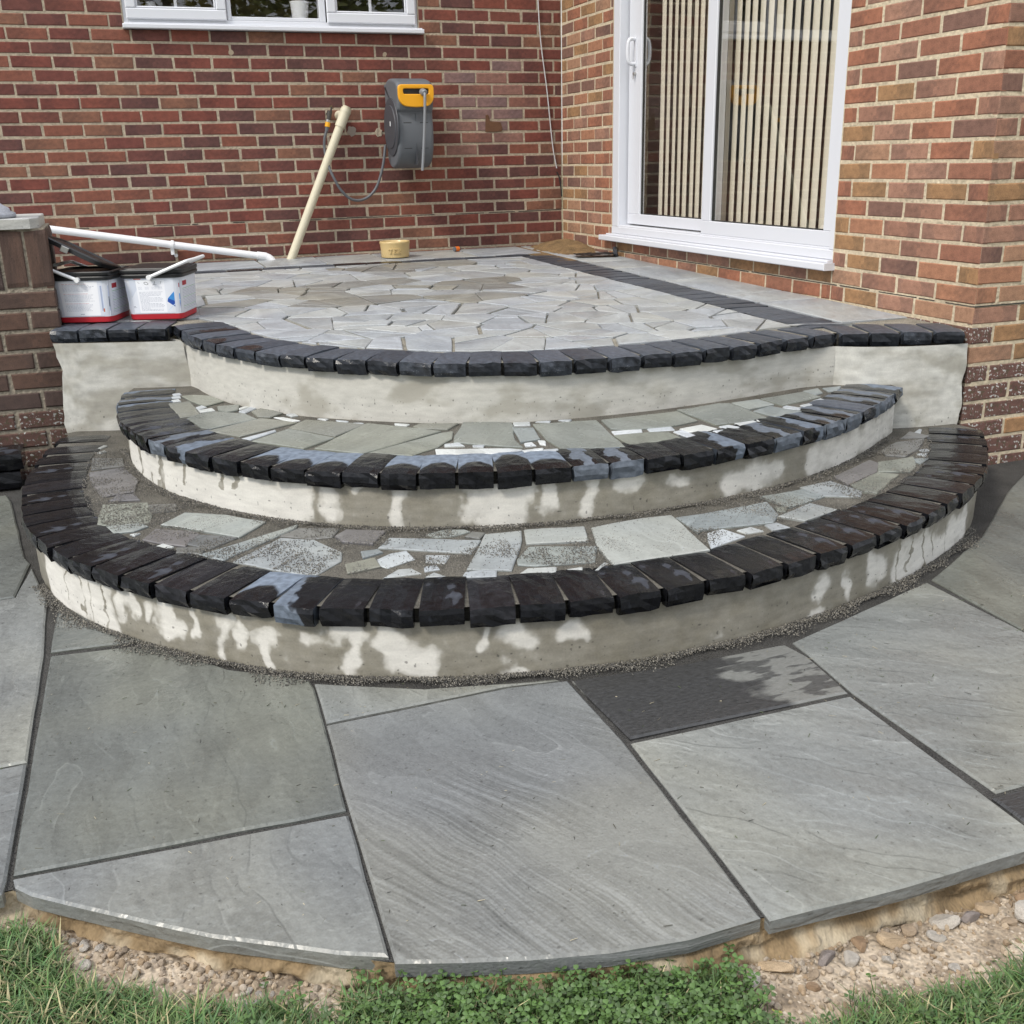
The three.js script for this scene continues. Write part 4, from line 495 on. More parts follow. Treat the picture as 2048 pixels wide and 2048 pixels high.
// ---------------------------------------------------------------- terrace
TOP.unshift([-2.838, 2.610]);
const terrace = thing('terrace_pavement', 'raised terrace of pale grey crazy paving edged with dark slate setts', 'terrace', { kind: 'structure' });
const TL = [[-3.31, 2.525], [-3.20, 2.565], [-3.09, 2.604], [-2.98, 2.640], [-2.865, 2.676]], TR = [[-0.512, 3.845], [-0.395, 3.868], [-0.28, 3.902], [-0.165, 3.945], [-0.045, 3.985]];
{
  const t = terrace, tyb = (x, z) => ty(x, z) - 0.007;
  const rim = [...TL.slice(0, 4), ...TOP, ...TR.slice(1)];
  part(t, 'jointing_bed', bedGeo([...offset(rim, 0.03), [0.004, 3.9], [0.004, -0.004], [-4.6, -0.004], [-4.6, 2.35], [-3.35, 2.35]], tyb), M.gritPale);
  const riser = offset(TOP, 0.028), low = YM - 0.02;
  part(t, 'rendered_riser', riserGeo([[-2.855, 2.62], ...riser.slice(1, -1), [-0.52, 3.828]], low, (x, z) => ty(x, z) - 0.05, 5), renderMat(4.0, 0.2, [[-1, 30, -0.2, 1.3]], { n: TOP.length, base: 0.1, dry: [0.49, 0.48, 0.44], wet: [0.27, 0.25, 0.205], stain: -0.08 }));
  const wl = [[-3.30, 2.558], [-3.2, 2.592], [-3.0, 2.658], [-2.80, 2.715]], wr = [[-0.56, 3.80], [-0.45, 3.87], [-0.30, 3.925], [-0.15, 3.955], [-0.012, 3.969]];
  part(t, 'rendered_wall', riserGeo(wl, YG - 0.05, (x, z) => ty(x, z) - 0.05, 12, 0.035), renderMat(0.56, 0.55, [[-1, 9, -0.2, 1.3]], { big: 1, n: 3, base: -0.1, dry: [0.49, 0.485, 0.45], wet: [0.29, 0.275, 0.225], stain: 0.08 }));
  part(t, 'rendered_wall', riserGeo(wr, YG - 0.05, (x, z) => ty(x, z) - 0.05, 21, 0.03), renderMat(0.6, 0.5, [[-1, 9, 0.45, 1.3], [-1, 9, -0.2, 0.5, 0.5]], { big: 1, n: 4, base: -0.1, dry: [0.54, 0.535, 0.495], wet: [0.31, 0.30, 0.25], stain: -0.06 }));
  for (const q of [TOP, TL, TR]) part(t, 'pointing', riserGeo(offset(q, 0.034), (x, z) => ty(x, z) - 0.056, (x, z) => ty(x, z) - 0.008, 1), M.gritMid);
  setts(t, TOP, ty, (i) => (i < 7 ? (i % 2 ? SL.brown : SL.dry) : SL.dry)); setts(t, TL, ty, () => SL.dry); setts(t, TR, ty, () => SL.dry);
  // dark band beside the door, laid across
  for (let z = 0.66; z < 3.62; z += 0.112) { const c = [-0.345, z + 0.05]; part(t, 'band_slate', slateGeo(c, [-1, 0], 0.106, 0.215 + rr(-0.006, 0.006), (x, zz) => ty(x, zz) - 0.001, 0.03), pick([SL.dry[0], SL.dry[1]])); }
  // slim dark strip near the back wall
  for (let x = -3.9; x < -0.6; x += 0.214) part(t, 'band_slate', slateGeo([x + 0.1, 0.61], [0, -1], 0.206, 0.10, (a, b) => ty(a, b) - 0.001, 0.03), pick([SL.dry[0], SL.dry[1], SL.wet[3]]));
  // plain slabs along the back wall and under the door
  for (let x = -3.9; x < -0.5;) { const w = pick([0.38, 0.45, 0.45, 0.6]), e = Math.min(-0.36, x + w); part(t, 'paving_slab', slabGeo(rough([[x + 0.007, 0.014], [e - 0.007, 0.014], [e - 0.007, 0.496], [x + 0.007, 0.496]], 0.12, 0.003), ty, 0.016), pick(ST.terrace)); x = e; if (e > -0.4) break; }
  for (let z = 0.02; z < 3.62;) { const w = pick([0.28, 0.36, 0.6]), e = Math.min(3.66, z + w); if (e - z > 0.06) part(t, 'paving_slab', slabGeo(rough([[-0.335, z + 0.007], [-0.012, z + 0.007], [-0.012, e - 0.007], [-0.335, e - 0.007]], 0.12, 0.003), ty, 0.016), pick(ST.terrace)); z = e; }
  // crazy paving: cells round the seeds, cut to the field
  const inner = offset(rim, 0.212).slice(0, -3), field = [...inner, [-0.568, 3.62], [-0.568, 0.665], [-4.4, 0.665], [-4.4, 2.30], [-3.4, 2.30]];
  const seeds = [...SEED]; for (let k = 0; k < 2600 && seeds.length < 260; k++) { const q = [rr(-4.3, -0.6), rr(0.7, 3.6)]; const gap = 0.085 + 0.22 * sstep(-0.3, 0.4, noise(q[0] * 3.1, q[1] * 3.1)); if (seeds.every((s) => Math.hypot(s[0] - q[0], s[1] - q[1]) > gap)) seeds.push(q); }
  const kept = []; for (const s of seeds) if (s[1] > 0.66 && kept.every((q) => Math.hypot(s[0] - q[0], s[1] - q[1]) > 0.075)) kept.push(s);
  const clip = (poly, ax, az, b) => { const out = []; for (let i = 0; i < poly.length; i++) { const p = poly[i], q = poly[(i + 1) % poly.length], dp = ax * p[0] + az * p[1] - b, dq = ax * q[0] + az * q[1] - b; if (dp <= 0) out.push(p); if ((dp < 0 && dq > 0) || (dp > 0 && dq < 0)) { const k = dp / (dp - dq); out.push([lerp(p[0], q[0], k), lerp(p[1], q[1], k)]); } } return out; };
  for (const s of kept) {
    let p = field; for (const q of kept) { if (q === s) continue; const ax = q[0] - s[0], az = q[1] - s[1]; if (ax * ax + az * az > 1.4) continue; const h = lerp(0.5, 0.5 + 0.09 * noise(s[0] * 9 + q[0] * 9, s[1] * 9 + q[1] * 9), 1); p = clip(p, ax, az, ax * (s[0] + ax * h) + az * (s[1] + az * h)); if (p.length < 3) break; }
    if (p.length < 3 || Math.abs(area(p)) < 0.0015) continue;
    const clean = p.filter((a, i) => { const b = p[(i + 1) % p.length]; return Math.hypot(a[0] - b[0], a[1] - b[1]) > 0.012; }); if (clean.length < 3) continue;
    const w = inset(clean, rr(0.0022, 0.0055)); if (Math.abs(area(w)) < 0.001) continue;
    const wetness = (s[0] > -2.6 && s[0] < -1.0 && s[1] > 1.55 && s[1] < 2.35 && rnd() < 0.62) || (Math.hypot(s[0] + 1.45, (s[1] - 0.9) * 2) < 0.5 && rnd() < 0.6);
    // now and then a stone is split in two by a straight cut
    const parts = rnd() < 0.5 && Math.abs(area(w)) > 0.022 ? (() => { const a = rr(0, 3.14), ax = Math.cos(a), az = Math.sin(a), b = ax * s[0] + az * s[1] + rr(-0.05, 0.05); return [clip(w, ax, az, b - 0.005), clip(w, -ax, -az, -b - 0.005)]; })() : [w];
    for (const q of parts) if (q.length > 2 && Math.abs(area(q)) > 0.0012) part(t, 'paving_stone', slabGeo(rough(q, 0.10, 0.004), ty, 0.014, 0.003), pick(wetness ? ST.damp : ST.terrace));
  }
}

// ---------------------------------------------------------------- patio
const patio = thing('patio_pavement', 'lower patio of large damp grey sandstone slabs with dark joints', 'patio', { kind: 'structure' });
{
  const P = { ...SLAB };
  P.S1 = [[-4.6, 2.75], [-3.54, 2.75], [-3.52, 2.836], [-3.43, 3.523], [-3.41, 3.591], [-3.436, 3.871], [-4.6, 3.93]];
  P.S2 = [[-4.6, 3.945], [-3.43, 3.886], [-3.40, 3.64], [-3.345, 3.93], [-3.335, 4.337], [-3.342, 4.884], [-4.6, 4.90]];
  P.S3 = [[-4.6, 4.915], [-3.343, 4.899], [-3.352, 5.30], [-3.356, 5.335], [-4.6, 5.36]];
  P.P9 = [[-0.883, 4.832], [-0.484, 4.61], [-0.05, 4.28], [0.35, 4.02], [0.9, 4.02], [0.9, 5.345], [-0.92, 5.345]];
  P.P7 = [[-2.113, 5.312], [-1.555, 5.324], [-1.571, 5.908], [-1.89, 5.906], [-2.150, 5.890]];
  P.P8 = [[-1.505, 5.03], [-0.92, 4.850], [-0.925, 5.36], [-0.94, 5.745], [-1.532, 5.745], [-1.533, 5.303], [-1.511, 5.108]];
  P.P10 = [[-1.555, 5.762], [-0.94, 5.76], [-0.93, 5.906], [-1.558, 5.908]];
  P.P11 = [[-0.91, 5.36], [0.9, 5.36], [0.9, 5.900], [-0.915, 5.906]];
  P.P4 = [[-2.700, 4.775], [-2.462, 4.905], [-2.15, 4.985], [-2.28, 4.962], [-2.709, 4.967]];
  const wetSlab = std({ color: lin(1, 1, 1), map: wetSlabMap, bumpMap: stoneBump, bumpScale: 0.004, roughness: 0.35 });
  const bed = [[-4.6, 5.352], ...EDGE.map(([x, z]) => [x, z - 0.006]), [0.9, 5.885], [0.9, 3.95], [-0.5, 3.9], [-3.3, 2.5], [-4.6, 2.5]];
  part(patio, 'jointing_bed', bedGeo(bed, () => YG - 0.008), M.gritDark);
  for (const [n, poly] of Object.entries(P)) {
    const q = rough(inset(poly, -0.0022), 0.10, 0.003), t = { P2: -1.57, P5: -1.1, P7: -0.78, P3: -1.5, P8: -0.6 }[n] ?? rr(0, 1.5);
    const geo = slabGeo(q, () => YG, 0.03, 0.005, t), m = n === 'P6' || n === 'P10' ? wetSlab : n === 'P2' || n === 'P9' || n === 'S1' ? ST.slab[1] : n === 'P7' ? ST.slab[2] : n === 'P3' ? ST.slab[0] : n === 'P5' ? M.scored : n === 'P8' ? ST.slab[4] : pick(ST.slab);
    if (m === wetSlab) { const p = geo.attributes.position, uv = geo.attributes.uv, xs = poly.map((a) => a[0]), zs = poly.map((a) => a[1]), x0 = Math.min(...xs), x1 = Math.max(...xs), z0 = Math.min(...zs), z1 = Math.max(...zs); for (let i = 0; i < p.count; i++) uv.setXY(i, (p.getX(i) - x0) / (x1 - x0), (p.getZ(i) - z0) / (z1 - z0) + 0.3 * p.getY(i)); }
    part(patio, 'paving_slab', geo, m);
  }
  // ochre mortar bed showing under the front edge, broken and uneven
  const edge = [[-4.6, 5.352], ...EDGE, [0.9, 5.89]], cv = new THREE.CatmullRomCurve3(edge.map((p) => new THREE.Vector3(p[0], 0, p[1])), false, 'catmullrom', 0.1), N = 900, R = 10, Pp = [], U = [], I = [];
  for (let i = 0; i <= N; i++) { const q = cv.getPoint(i / N), q2 = cv.getPoint(Math.min(1, i / N + 0.002)), tx = q2.x - q.x || 1e-4, tz = q2.z - q.z, l = Math.hypot(tx, tz) || 1; for (let j = 0; j <= R; j++) { const v = j / R, out = j === 0 ? -0.006 : -0.007 + 0.030 * v * v + sstep(0.15, 0.4, v) * (0.024 * fbm(q.x * 6, v * 4 + q.z * 4, 4) + 0.012 * fbm(q.x * 22, v * 8, 3) + 0.004 * noise(q.x * 90, v * 16)); Pp.push(q.x - tz / l * out, YG - 0.010 - v * 0.103, q.z + tx / l * out); U.push(q.x, YG - v * 0.085); if (i < N && j < R) { const a = i * (R + 1) + j, b = a + R + 1; I.push(a, a + 1, b + 1, a, b + 1, b); } } }
  const g = new THREE.BufferGeometry(); g.setAttribute('position', new THREE.Float32BufferAttribute(Pp, 3)); g.setAttribute('uv', new THREE.Float32BufferAttribute(U, 2)); g.setIndex(I); g.computeVertexNormals();
  const ochre = colourTex(512, 512, (u, v) => { const a = fbm(u * 8, v * 8, 4, 8, 8), b = noise(u * 150, v * 150, 150, 150), w = sstep(-0.05, 0.35, fbm(u * 5 + 3, v * 5, 3, 5, 5)); const k = 0.85 + 0.35 * a + 0.25 * b; return mix3([0.30, 0.215, 0.12], [0.47, 0.40, 0.29], w).map((c) => c * k); }); ochre.repeat.set(2, 2);
  part(patio, 'mortar_bed', g, std({ color: 0xffffff, map: ochre, bumpMap: mortarBump, bumpScale: 0.006, roughness: 0.95 }));
}
// ---------------------------------------------------------------- garden ground
const edgeZ = (x) => { const E = EDGE; if (x <= E[0][0]) return 5.345; for (let i = 1; i < E.length; i++) if (x <= E[i][0]) return lerp(E[i - 1][1], E[i][1], (x - E[i - 1][0]) / (E[i][0] - E[i - 1][0])); return 5.89; };
const groundY = (x, z) => lerp(-0.925, -0.952, sstep(-2.9, -1.9, x)) + 0.012 * fbm(x * 5, z * 5, 4) + 0.006 * noise(x * 30, z * 30) - 0.02 * sstep(0.3, 2, z - edgeZ(x));
{
  const x0 = -6.5, x1 = 3.0, z0 = 5.0, z1 = 9.6, nx = 316, nz = 154, P = [], U = [], I = [];
  for (let j = 0; j <= nz; j++) for (let i = 0; i <= nx; i++) { const x = lerp(x0, x1, i / nx), z = lerp(z0, z1, j / nz), in_ = z < edgeZ(x) - 0.03; P.push(x, in_ ? -1.0 : groundY(x, z), z); U.push(x, z); if (i < nx && j < nz) { const a = j * (nx + 1) + i, b = a + nx + 1; I.push(a, b, b + 1, a, b + 1, a + 1); } }
  const g = new THREE.BufferGeometry(); g.setAttribute('position', new THREE.Float32BufferAttribute(P, 3)); g.setAttribute('uv', new THREE.Float32BufferAttribute(U, 2)); g.setIndex(I); g.computeVertexNormals();
  const soil = colourTex(1024, 1024, (u, v) => { const a = fbm(u * 10, v * 10, 4, 10, 10), b = noise(u * 220, v * 220, 220, 220), c = noise(u * 70, v * 70, 70, 70), st = noise(u * 120 + 5, v * 120, 120, 120); let k = 0.85 + 0.35 * a + 0.35 * b + 0.25 * c; let q = mix3([0.31, 0.245, 0.18], [0.45, 0.38, 0.30], sstep(-0.3, 0.4, a)).map((e) => e * k); if (st > 0.36) q = mix3(q, [0.52, 0.46, 0.39], 0.8); if (st < -0.42) q = q.map((e) => e * 0.45); return q; });
  const sb = greyTex(512, 512, (u, v) => 0.5 + 0.4 * noise(u * 110, v * 110, 110, 110) + 0.4 * fbm(u * 30, v * 30, 3, 30, 30));
  const m = part(scene, 'soil_ground', g, std({ color: lin(0.98, 0.96, 0.92), map: soil, bumpMap: sb, bumpScale: 0.012, roughness: 0.95 }));
  m.userData = { label: 'bare stony soil strip between the patio edge and the grass', category: 'ground', kind: 'structure' };
  const far = part(scene, 'lawn', new THREE.CircleGeometry(150, 48).rotateX(-Math.PI / 2).translate(0, -1.06, 10), std({ color: lin(0.075, 0.10, 0.035), roughness: 0.95 }));
  far.userData = { label: 'flat garden lawn stretching away beyond the patio', category: 'lawn', kind: 'structure' };
}
// how thick the grass stands at x z (0 bare .. 1 full)
function grassAt(x, z) {
  const d = z - edgeZ(x), n = 0.5 * fbm(x * 4 + 3, z * 4, 3); if (d < 0.012) return 0;
  if (x < -3.27) return sstep(0.02, 0.06, d + 0.05 * n);
  if (x < -2.84) return sstep(0.075, 0.15, d + 0.12 * n);
  if (x < -2.25) return sstep(0.012, 0.05, d + 0.03 * n);
  return x < -1.75 ? sstep(0.13, 0.21, d + 0.16 * n) : sstep(0.08, 0.5, d - 0.10 + 0.45 * n) * 0.8;
}
{ // grass: tufts of bent blades
  const tuft = (nb, hgt) => { const gs = []; for (let b = 0; b < nb; b++) { const a = rr(0, 6.28), lean = rr(0.25, 1.15), h = hgt * rr(0.6, 1.15), w = rr(0.0011, 0.0021), P = [], I = [], ox = rr(-0.008, 0.008), oz = rr(-0.008, 0.008), ca = Math.cos(a), sa = Math.sin(a); const S = 4; for (let k = 0; k <= S; k++) { const t = k / S, r = lean * h * t * t * 0.9, y = h * (t - 0.30 * lean * t * t), ww = w * (1 - Math.pow(t, 2.2)) + 0.00012; P.push(ox + ca * r - sa * ww, y, oz + sa * r + ca * ww, ox + ca * r + sa * ww, y, oz + sa * r - ca * ww); if (k < S) I.push(2 * k, 2 * k + 1, 2 * k + 3, 2 * k, 2 * k + 3, 2 * k + 2); } const g = new THREE.BufferGeometry(); g.setAttribute('position', new THREE.Float32BufferAttribute(P, 3)); g.setIndex(I); g.computeVertexNormals(); gs.push(g); } return mergeGeometries(gs); };
  const mat = new THREE.MeshPhysicalMaterial({ color: 0xffffff, roughness: 0.62, transmission: 0.22, thickness: 0, side: THREE.DoubleSide });
  const spots = []; for (let k = 0; k < 400000 && spots.length < 52000; k++) { const near = rnd() < 0.72, x = near ? rr(-3.7, -1.2) : rr(-5.5, 1.5), z = near ? rr(5.3, 6.5) : rr(5.3, 8.2), d = grassAt(x, z); if (rnd() < d) spots.push([x, z, d]); }
  for (let v = 0; v < 3; v++) {
    const list = spots.filter((_, i) => i % 3 === v), im = shade(new THREE.InstancedMesh(tuft(4, [0.040, 0.052, 0.034][v]), mat, list.length)), M4 = new THREE.Matrix4(), q = new THREE.Quaternion(), e = new THREE.Euler(), c = new THREE.Color();
    list.forEach(([x, z, d], i) => { e.set(rr(-0.15, 0.15), rr(0, 6.28), rr(-0.15, 0.15)); const s = rr(0.7, 1.25) * (0.55 + 0.45 * d); im.setMatrixAt(i, M4.compose(new THREE.Vector3(x, groundY(x, z) - 0.003, z), q.setFromEuler(e), new THREE.Vector3(s, s, s))); const dryq = rnd() < 0.07 + (x < -3.0 ? 0.06 : 0), k = rr(0.6, 1.3); dryq ? im.setColorAt(i, c.setRGB(0.42 * k, 0.37 * k, 0.20 * k)) : im.setColorAt(i, c.setRGB(lerp(0.075, 0.13, rnd()) * k, lerp(0.155, 0.20, rnd()) * k, lerp(0.045, 0.055, rnd()) * k)); });
    im.name = numbered('grass'); im.userData = { label: ['short fine green grass along the patio edge', 'longer green grass blades mixed through the turf', 'low sparse grass shoots over the bare soil'][v], category: 'grass', kind: 'stuff' }; scene.add(im);
  }
  // clover: three round leaflets on a stalk
  const leaf = (a) => { const P = [0, 0, 0], I = [], n = 8; for (let k = 0; k <= n; k++) { const t = lerp(-0.62, 0.62, k / n), r = 0.0068 * (1 - 0.10 * Math.cos(t * 9)) * (0.86 + 0.14 * Math.cos(t * 3)); P.push(r * Math.cos(a + t), 0.0016 * Math.sin(k / n * 3.14), r * Math.sin(a + t)); if (k) I.push(0, k + 1, k); } const g = new THREE.BufferGeometry(); g.setAttribute('position', new THREE.Float32BufferAttribute(P, 3)); g.setIndex(I); g.computeVertexNormals(); g.translate(0, 0.034, 0); return g; };
  const stalk = new THREE.CylinderGeometry(0.0005, 0.0007, 0.034, 4, 1, true).translate(0, 0.017, 0); stalk.deleteAttribute('uv');
  const cg = mergeGeometries([leaf(0), leaf(2.1), leaf(4.2), stalk]);
  const cs = []; for (let k = 0; k < 60000 && cs.length < 3000; k++) { const x = rr(-3.0, -1.5), z = rr(5.65, 6.35), d = z - edgeZ(x), w = x > -2.82 && x < -2.22 ? sstep(0.004, 0.02, d) * (1 - 0.75 * sstep(0.08, 0.22, d)) : 0.09 * grassAt(x, z); if (d > 0.004 && rnd() < w * (0.4 + 0.9 * sstep(-0.1, 0.2, fbm(x * 6, z * 6, 3)))) cs.push([x, z]); }
  const im = shade(new THREE.InstancedMesh(cg, new THREE.MeshPhysicalMaterial({ color: 0xffffff, roughness: 0.5, transmission: 0.2, thickness: 0, side: THREE.DoubleSide }), cs.length)), M4 = new THREE.Matrix4(), q = new THREE.Quaternion(), e = new THREE.Euler(), c = new THREE.Color();
  cs.forEach(([x, z], i) => { e.set(rr(-0.45, 0.45), rr(0, 6.28), rr(-0.45, 0.45)); const s = rr(0.75, 1.5); im.setMatrixAt(i, M4.compose(new THREE.Vector3(x, groundY(x, z) - 0.004 + rr(0, 0.012), z), q.setFromEuler(e), new THREE.Vector3(s, s, s))); const k = rr(0.6, 1.35), y = rnd() < 0.003; im.setColorAt(i, y ? c.setRGB(0.34 * k, 0.34 * k, 0.06) : c.setRGB(0.072 * k, 0.138 * k, 0.030 * k)); });
  im.name = 'clover'; im.userData = { label: 'patch of round leaved clover growing against the patio edge', category: 'clover', kind: 'stuff' }; scene.add(im);
}
// stones: rough angular lumps
function stoneLump(r, s) { const g = new THREE.IcosahedronGeometry(r, 2), p = g.attributes.position, v = new THREE.Vector3(); const pl = []; for (let i = 0; i < 9; i++) { const a = rr(0, 6.28), b = rr(-1, 1), c = Math.sqrt(1 - b * b); pl.push([c * Math.cos(a), b, c * Math.sin(a), rr(0.45, 0.85) * r]); } for (let i = 0; i < p.count; i++) { v.fromBufferAttribute(p, i); for (const [a, b, c, d] of pl) { const t = v.x * a + v.y * b + v.z * c; if (t > d) v.addScaledVector(new THREE.Vector3(a, b, c), (d - t) * 0.99); } p.setXYZ(i, v.x, v.y, v.z); } g.computeVertexNormals(); return g; }
{
  const lumps = [0, 1, 2, 3, 4].map((i) => stoneLump(1, i));
  const smat = [[0.42, 0.33, 0.24], [0.50, 0.47, 0.43], [0.36, 0.25, 0.16], [0.30, 0.265, 0.255], [0.52, 0.40, 0.27]].map((c) => std({ color: lin(...c), map: mortarMap, bumpMap: grainBump, bumpScale: 0.002, roughness: 0.9 }));
  const n = 7000, im = new THREE.InstancedMesh(lumps[0], std({ color: 0xffffff, map: mortarMap, roughness: 0.9 }), n), M4 = new THREE.Matrix4(), q = new THREE.Quaternion(), e = new THREE.Euler(), c = new THREE.Color(); shade(im);
  for (let i = 0; i < n; i++) { let x, z, d, k = 0; do { x = rr(-3.5, -1.0); z = edgeZ(x) + Math.abs(rr(-1, 1) * rr(0, 1)) * 0.42 + 0.008; k++; } while (grassAt(x, z) > 0.75 && k < 12); const r = Math.pow(rnd(), 5) * 0.007 + 0.0008; e.set(rr(0, 6), rr(0, 6), rr(0, 6)); im.setMatrixAt(i, M4.compose(new THREE.Vector3(x, groundY(x, z) + r * 0.3, z), q.setFromEuler(e), new THREE.Vector3(r * rr(0.8, 1.4), r * rr(0.5, 1), r))); const t = pick([[0.42, 0.34, 0.25], [0.46, 0.40, 0.33], [0.34, 0.255, 0.17], [0.36, 0.30, 0.24]]), b = rr(0.75, 1.15); im.setColorAt(i, c.setRGB(t[0] * b, t[1] * b, t[2] * b)); }
  im.name = 'gravel'; im.userData = { label: 'loose gravel and crumbs scattered over the bare soil', category: 'gravel', kind: 'stuff' }; scene.add(im);
  const put = (x, z, r, mi, label, grp, flat = 0.6) => { const m = part(scene, numbered('stone'), pick(lumps), smat[mi]); m.scale.set(r * rr(0.9, 1.4), r * flat, r * rr(0.8, 1.1)); m.rotation.set(rr(-0.4, 0.4), rr(0, 6.28), rr(-0.4, 0.4)); m.position.set(x, groundY(x, z) + r * flat * 0.45, z); m.userData = { label, category: 'stone', group: grp }; };
  const R = 'rough stones against the mortar under the right patio edge';
  const ORD = 'first second third fourth fifth sixth seventh eighth ninth tenth eleventh twelfth thirteenth fourteenth fifteenth sixteenth seventeenth eighteenth nineteenth'.split(' ');
  for (const [x, z, r, k, i] of [[-2.262, 5.905, 0.014, 0], [-2.21, 5.93, 0.018, 1], [-2.15, 5.915, 0.022, 4], [-2.10, 5.945, 0.013, 0], [-2.06, 5.925, 0.019, 3], [-2.02, 5.94, 0.016, 1], [-1.985, 5.918, 0.017, 2], [-1.93, 5.935, 0.025, 4], [-1.885, 5.92, 0.017, 0], [-1.85, 5.95, 0.014, 1], [-1.81, 5.925, 0.024, 1], [-1.76, 5.93, 0.020, 3], [-1.715, 5.925, 0.022, 4], [-1.70, 5.965, 0.013, 0], [-1.63, 5.935, 0.017, 2], [-1.58, 5.93, 0.019, 3], [-2.33, 5.915, 0.013, 4], [-1.965, 5.965, 0.012, 1], [-2.115, 5.97, 0.012, 2]].sort((p, q) => p[0] - q[0]).map((p, i) => [...p, i])) put(x, z, r, k, ['sandy', 'pale grey', 'brown', 'purplish grey', 'tan'][k] + ' stone, ' + ORD[i] + ' from the left under the right patio edge', R);
  put(-1.655, 5.962, 0.030, 1, 'large smooth pale grey stone at the far right patio edge', undefined, 0.7);
  put(-1.875, 6.02, 0.011, 1, 'small white stone alone on the bare soil at right');
  put(-2.585, 5.925, 0.011, 1, 'white stone lying in the clover below the central slab');
  put(-3.225, 5.50, 0.012, 1, 'round white pebble in the grass below the left slab');
  let lp = 0, gp = 0; for (const [x, z, r] of [[-3.225, 5.455, 0.012], [-3.20, 5.47, 0.010], [-3.245, 5.44, 0.009]].sort((p, q) => p[0] - q[0])) put(x, z, r, 1, ['leftmost', 'middle', 'rightmost'][lp++] + ' pale pebble of three at the left patio corner', 'pale pebbles at the left patio corner');
  for (const [x, z, r] of [[-2.975, 5.665, 0.0075], [-2.962, 5.672, 0.006], [-2.952, 5.66, 0.0065], [-2.967, 5.69, 0.007], [-2.94, 5.68, 0.005], [-2.985, 5.685, 0.005]].sort((p, q) => p[0] - q[0])) put(x, z, r, 1, ORD[gp++] + ' from the left of the grey pebble cluster below the left slab', 'cluster of grey pebbles below the left slab');
}
{ // loose jointing grit swept along the foot of the risers and over the lower step
  const gr = new THREE.TetrahedronGeometry(1, 1), addGrit = (name, label, list, cols) => { const im = shade(new THREE.InstancedMesh(gr, std({ color: 0xffffff, roughness: 0.8 }), list.length)), M4 = new THREE.Matrix4(), q = new THREE.Quaternion(), e = new THREE.Euler(), c = new THREE.Color(); list.forEach(([x, y, z, r], i) => { e.set(rr(0, 6), rr(0, 6), rr(0, 6)); im.setMatrixAt(i, M4.compose(new THREE.Vector3(x, y + r * 0.3, z), q.setFromEuler(e), new THREE.Vector3(r, r * 0.8, r))); const t = pick(cols), k = rr(0.6, 1.4); im.setColorAt(i, c.setRGB(t[0] * k, t[1] * k, t[2] * k)); }); im.name = name; im.userData = { label, category: 'sand', kind: 'stuff' }; scene.add(im); };
  const along = (c, off, spread, y, n, r0, i0, i1) => { const o = []; const cc = offset(c, off), nn = normals(cc); for (let k = 0; k < n; k++) { const f = rr(i0, i1), i = Math.floor(f), t = f - i; if (i + 1 >= cc.length) continue; const d = Math.abs(rr(-1, 1) * rr(0.2, 1)) * spread * (0.5 + 1.3 * sstep(-0.3, 0.4, noise(f * 0.8, 3))); const x = lerp(cc[i][0], cc[i + 1][0], t) - nn[i][0] * d, z = lerp(cc[i][1], cc[i + 1][1], t) - nn[i][1] * d; o.push([x, y + 0.004 * (1 - d / spread) * rnd(), z, r0 * rr(0.4, 1.25)]); } return o; };
  const cols = [[0.10, 0.095, 0.085], [0.15, 0.14, 0.12], [0.06, 0.058, 0.055], [0.21, 0.195, 0.165]];
  addGrit('sand', 'dark jointing grit lying along the foot of the lowest riser', along(LOW, 0.022, 0.05, YG, 15000, 0.0021, 9, 38), cols);
  const on = along(MID, 0.022, 0.035, YL, 9000, 0.0020, 2, 33); const inn = offset(LOW, 0.2);
  for (let k = 0; k < 110000 && on.length < 52000; k++) { const f = rr(2, LOW.length - 3), i = Math.floor(f), d = rr(0.19, 0.62), q = [lerp(LOW[i][0], LOW[i + 1][0], f - i), lerp(LOW[i][1], LOW[i + 1][1], f - i)], nn = normals(LOW)[i], x = q[0] + nn[0] * d, z = q[1] + nn[1] * d; const cover = sstep(-0.02, 0.3, fbm(x * 5 + 2, z * 5, 3) + (f < 13 ? 0.34 : f > 31 ? 0.2 : 0.06)); if (rnd() < 0.05 + 0.8 * cover) on.push([x, YL + 0.0005, z, rr(0.0008, 0.0019)]); }
  addGrit('sand', 'damp jointing grit strewn across the lowest step', on, cols);
}
{ // grass clippings and crumbs trodden onto the patio slabs
  const g = new THREE.CylinderGeometry(0.5, 0.3, 1, 4).rotateZ(Math.PI / 2), n = 520, im = shade(new THREE.InstancedMesh(g, std({ color: 0xffffff, roughness: 0.85 }), n)), M4 = new THREE.Matrix4(), q = new THREE.Quaternion(), e = new THREE.Euler(), c = new THREE.Color();
  for (let i = 0; i < n; i++) { let x, z; do { x = rr(-3.4, -0.7); z = rr(4.3, 5.88); } while (z > edgeZ(x) - 0.03 || rnd() < 0.75 * sstep(0.7, 0.2, edgeZ(x) - z) - 0.45 || Math.hypot(x + 1.75, z - 3.3) < 1.72); const l = Math.pow(rnd(), 2.5) * 0.014 + 0.0025, w = rr(0.0008, 0.002); e.set(0, rr(0, 6.28), 0); im.setMatrixAt(i, M4.compose(new THREE.Vector3(x, YG + w * 0.4, z), q.setFromEuler(e), new THREE.Vector3(l, w, w))); const k = rr(0.5, 1.4), t = pick([[0.05, 0.05, 0.045], [0.08, 0.075, 0.05], [0.07, 0.09, 0.04], [0.35, 0.31, 0.22]]); im.setColorAt(i, c.setRGB(t[0] * k, t[1] * k, t[2] * k)); }
  im.name = 'litter'; im.userData = { label: 'grass clippings and crumbs scattered on the patio slabs', category: 'litter', kind: 'stuff' }; scene.add(im);
}
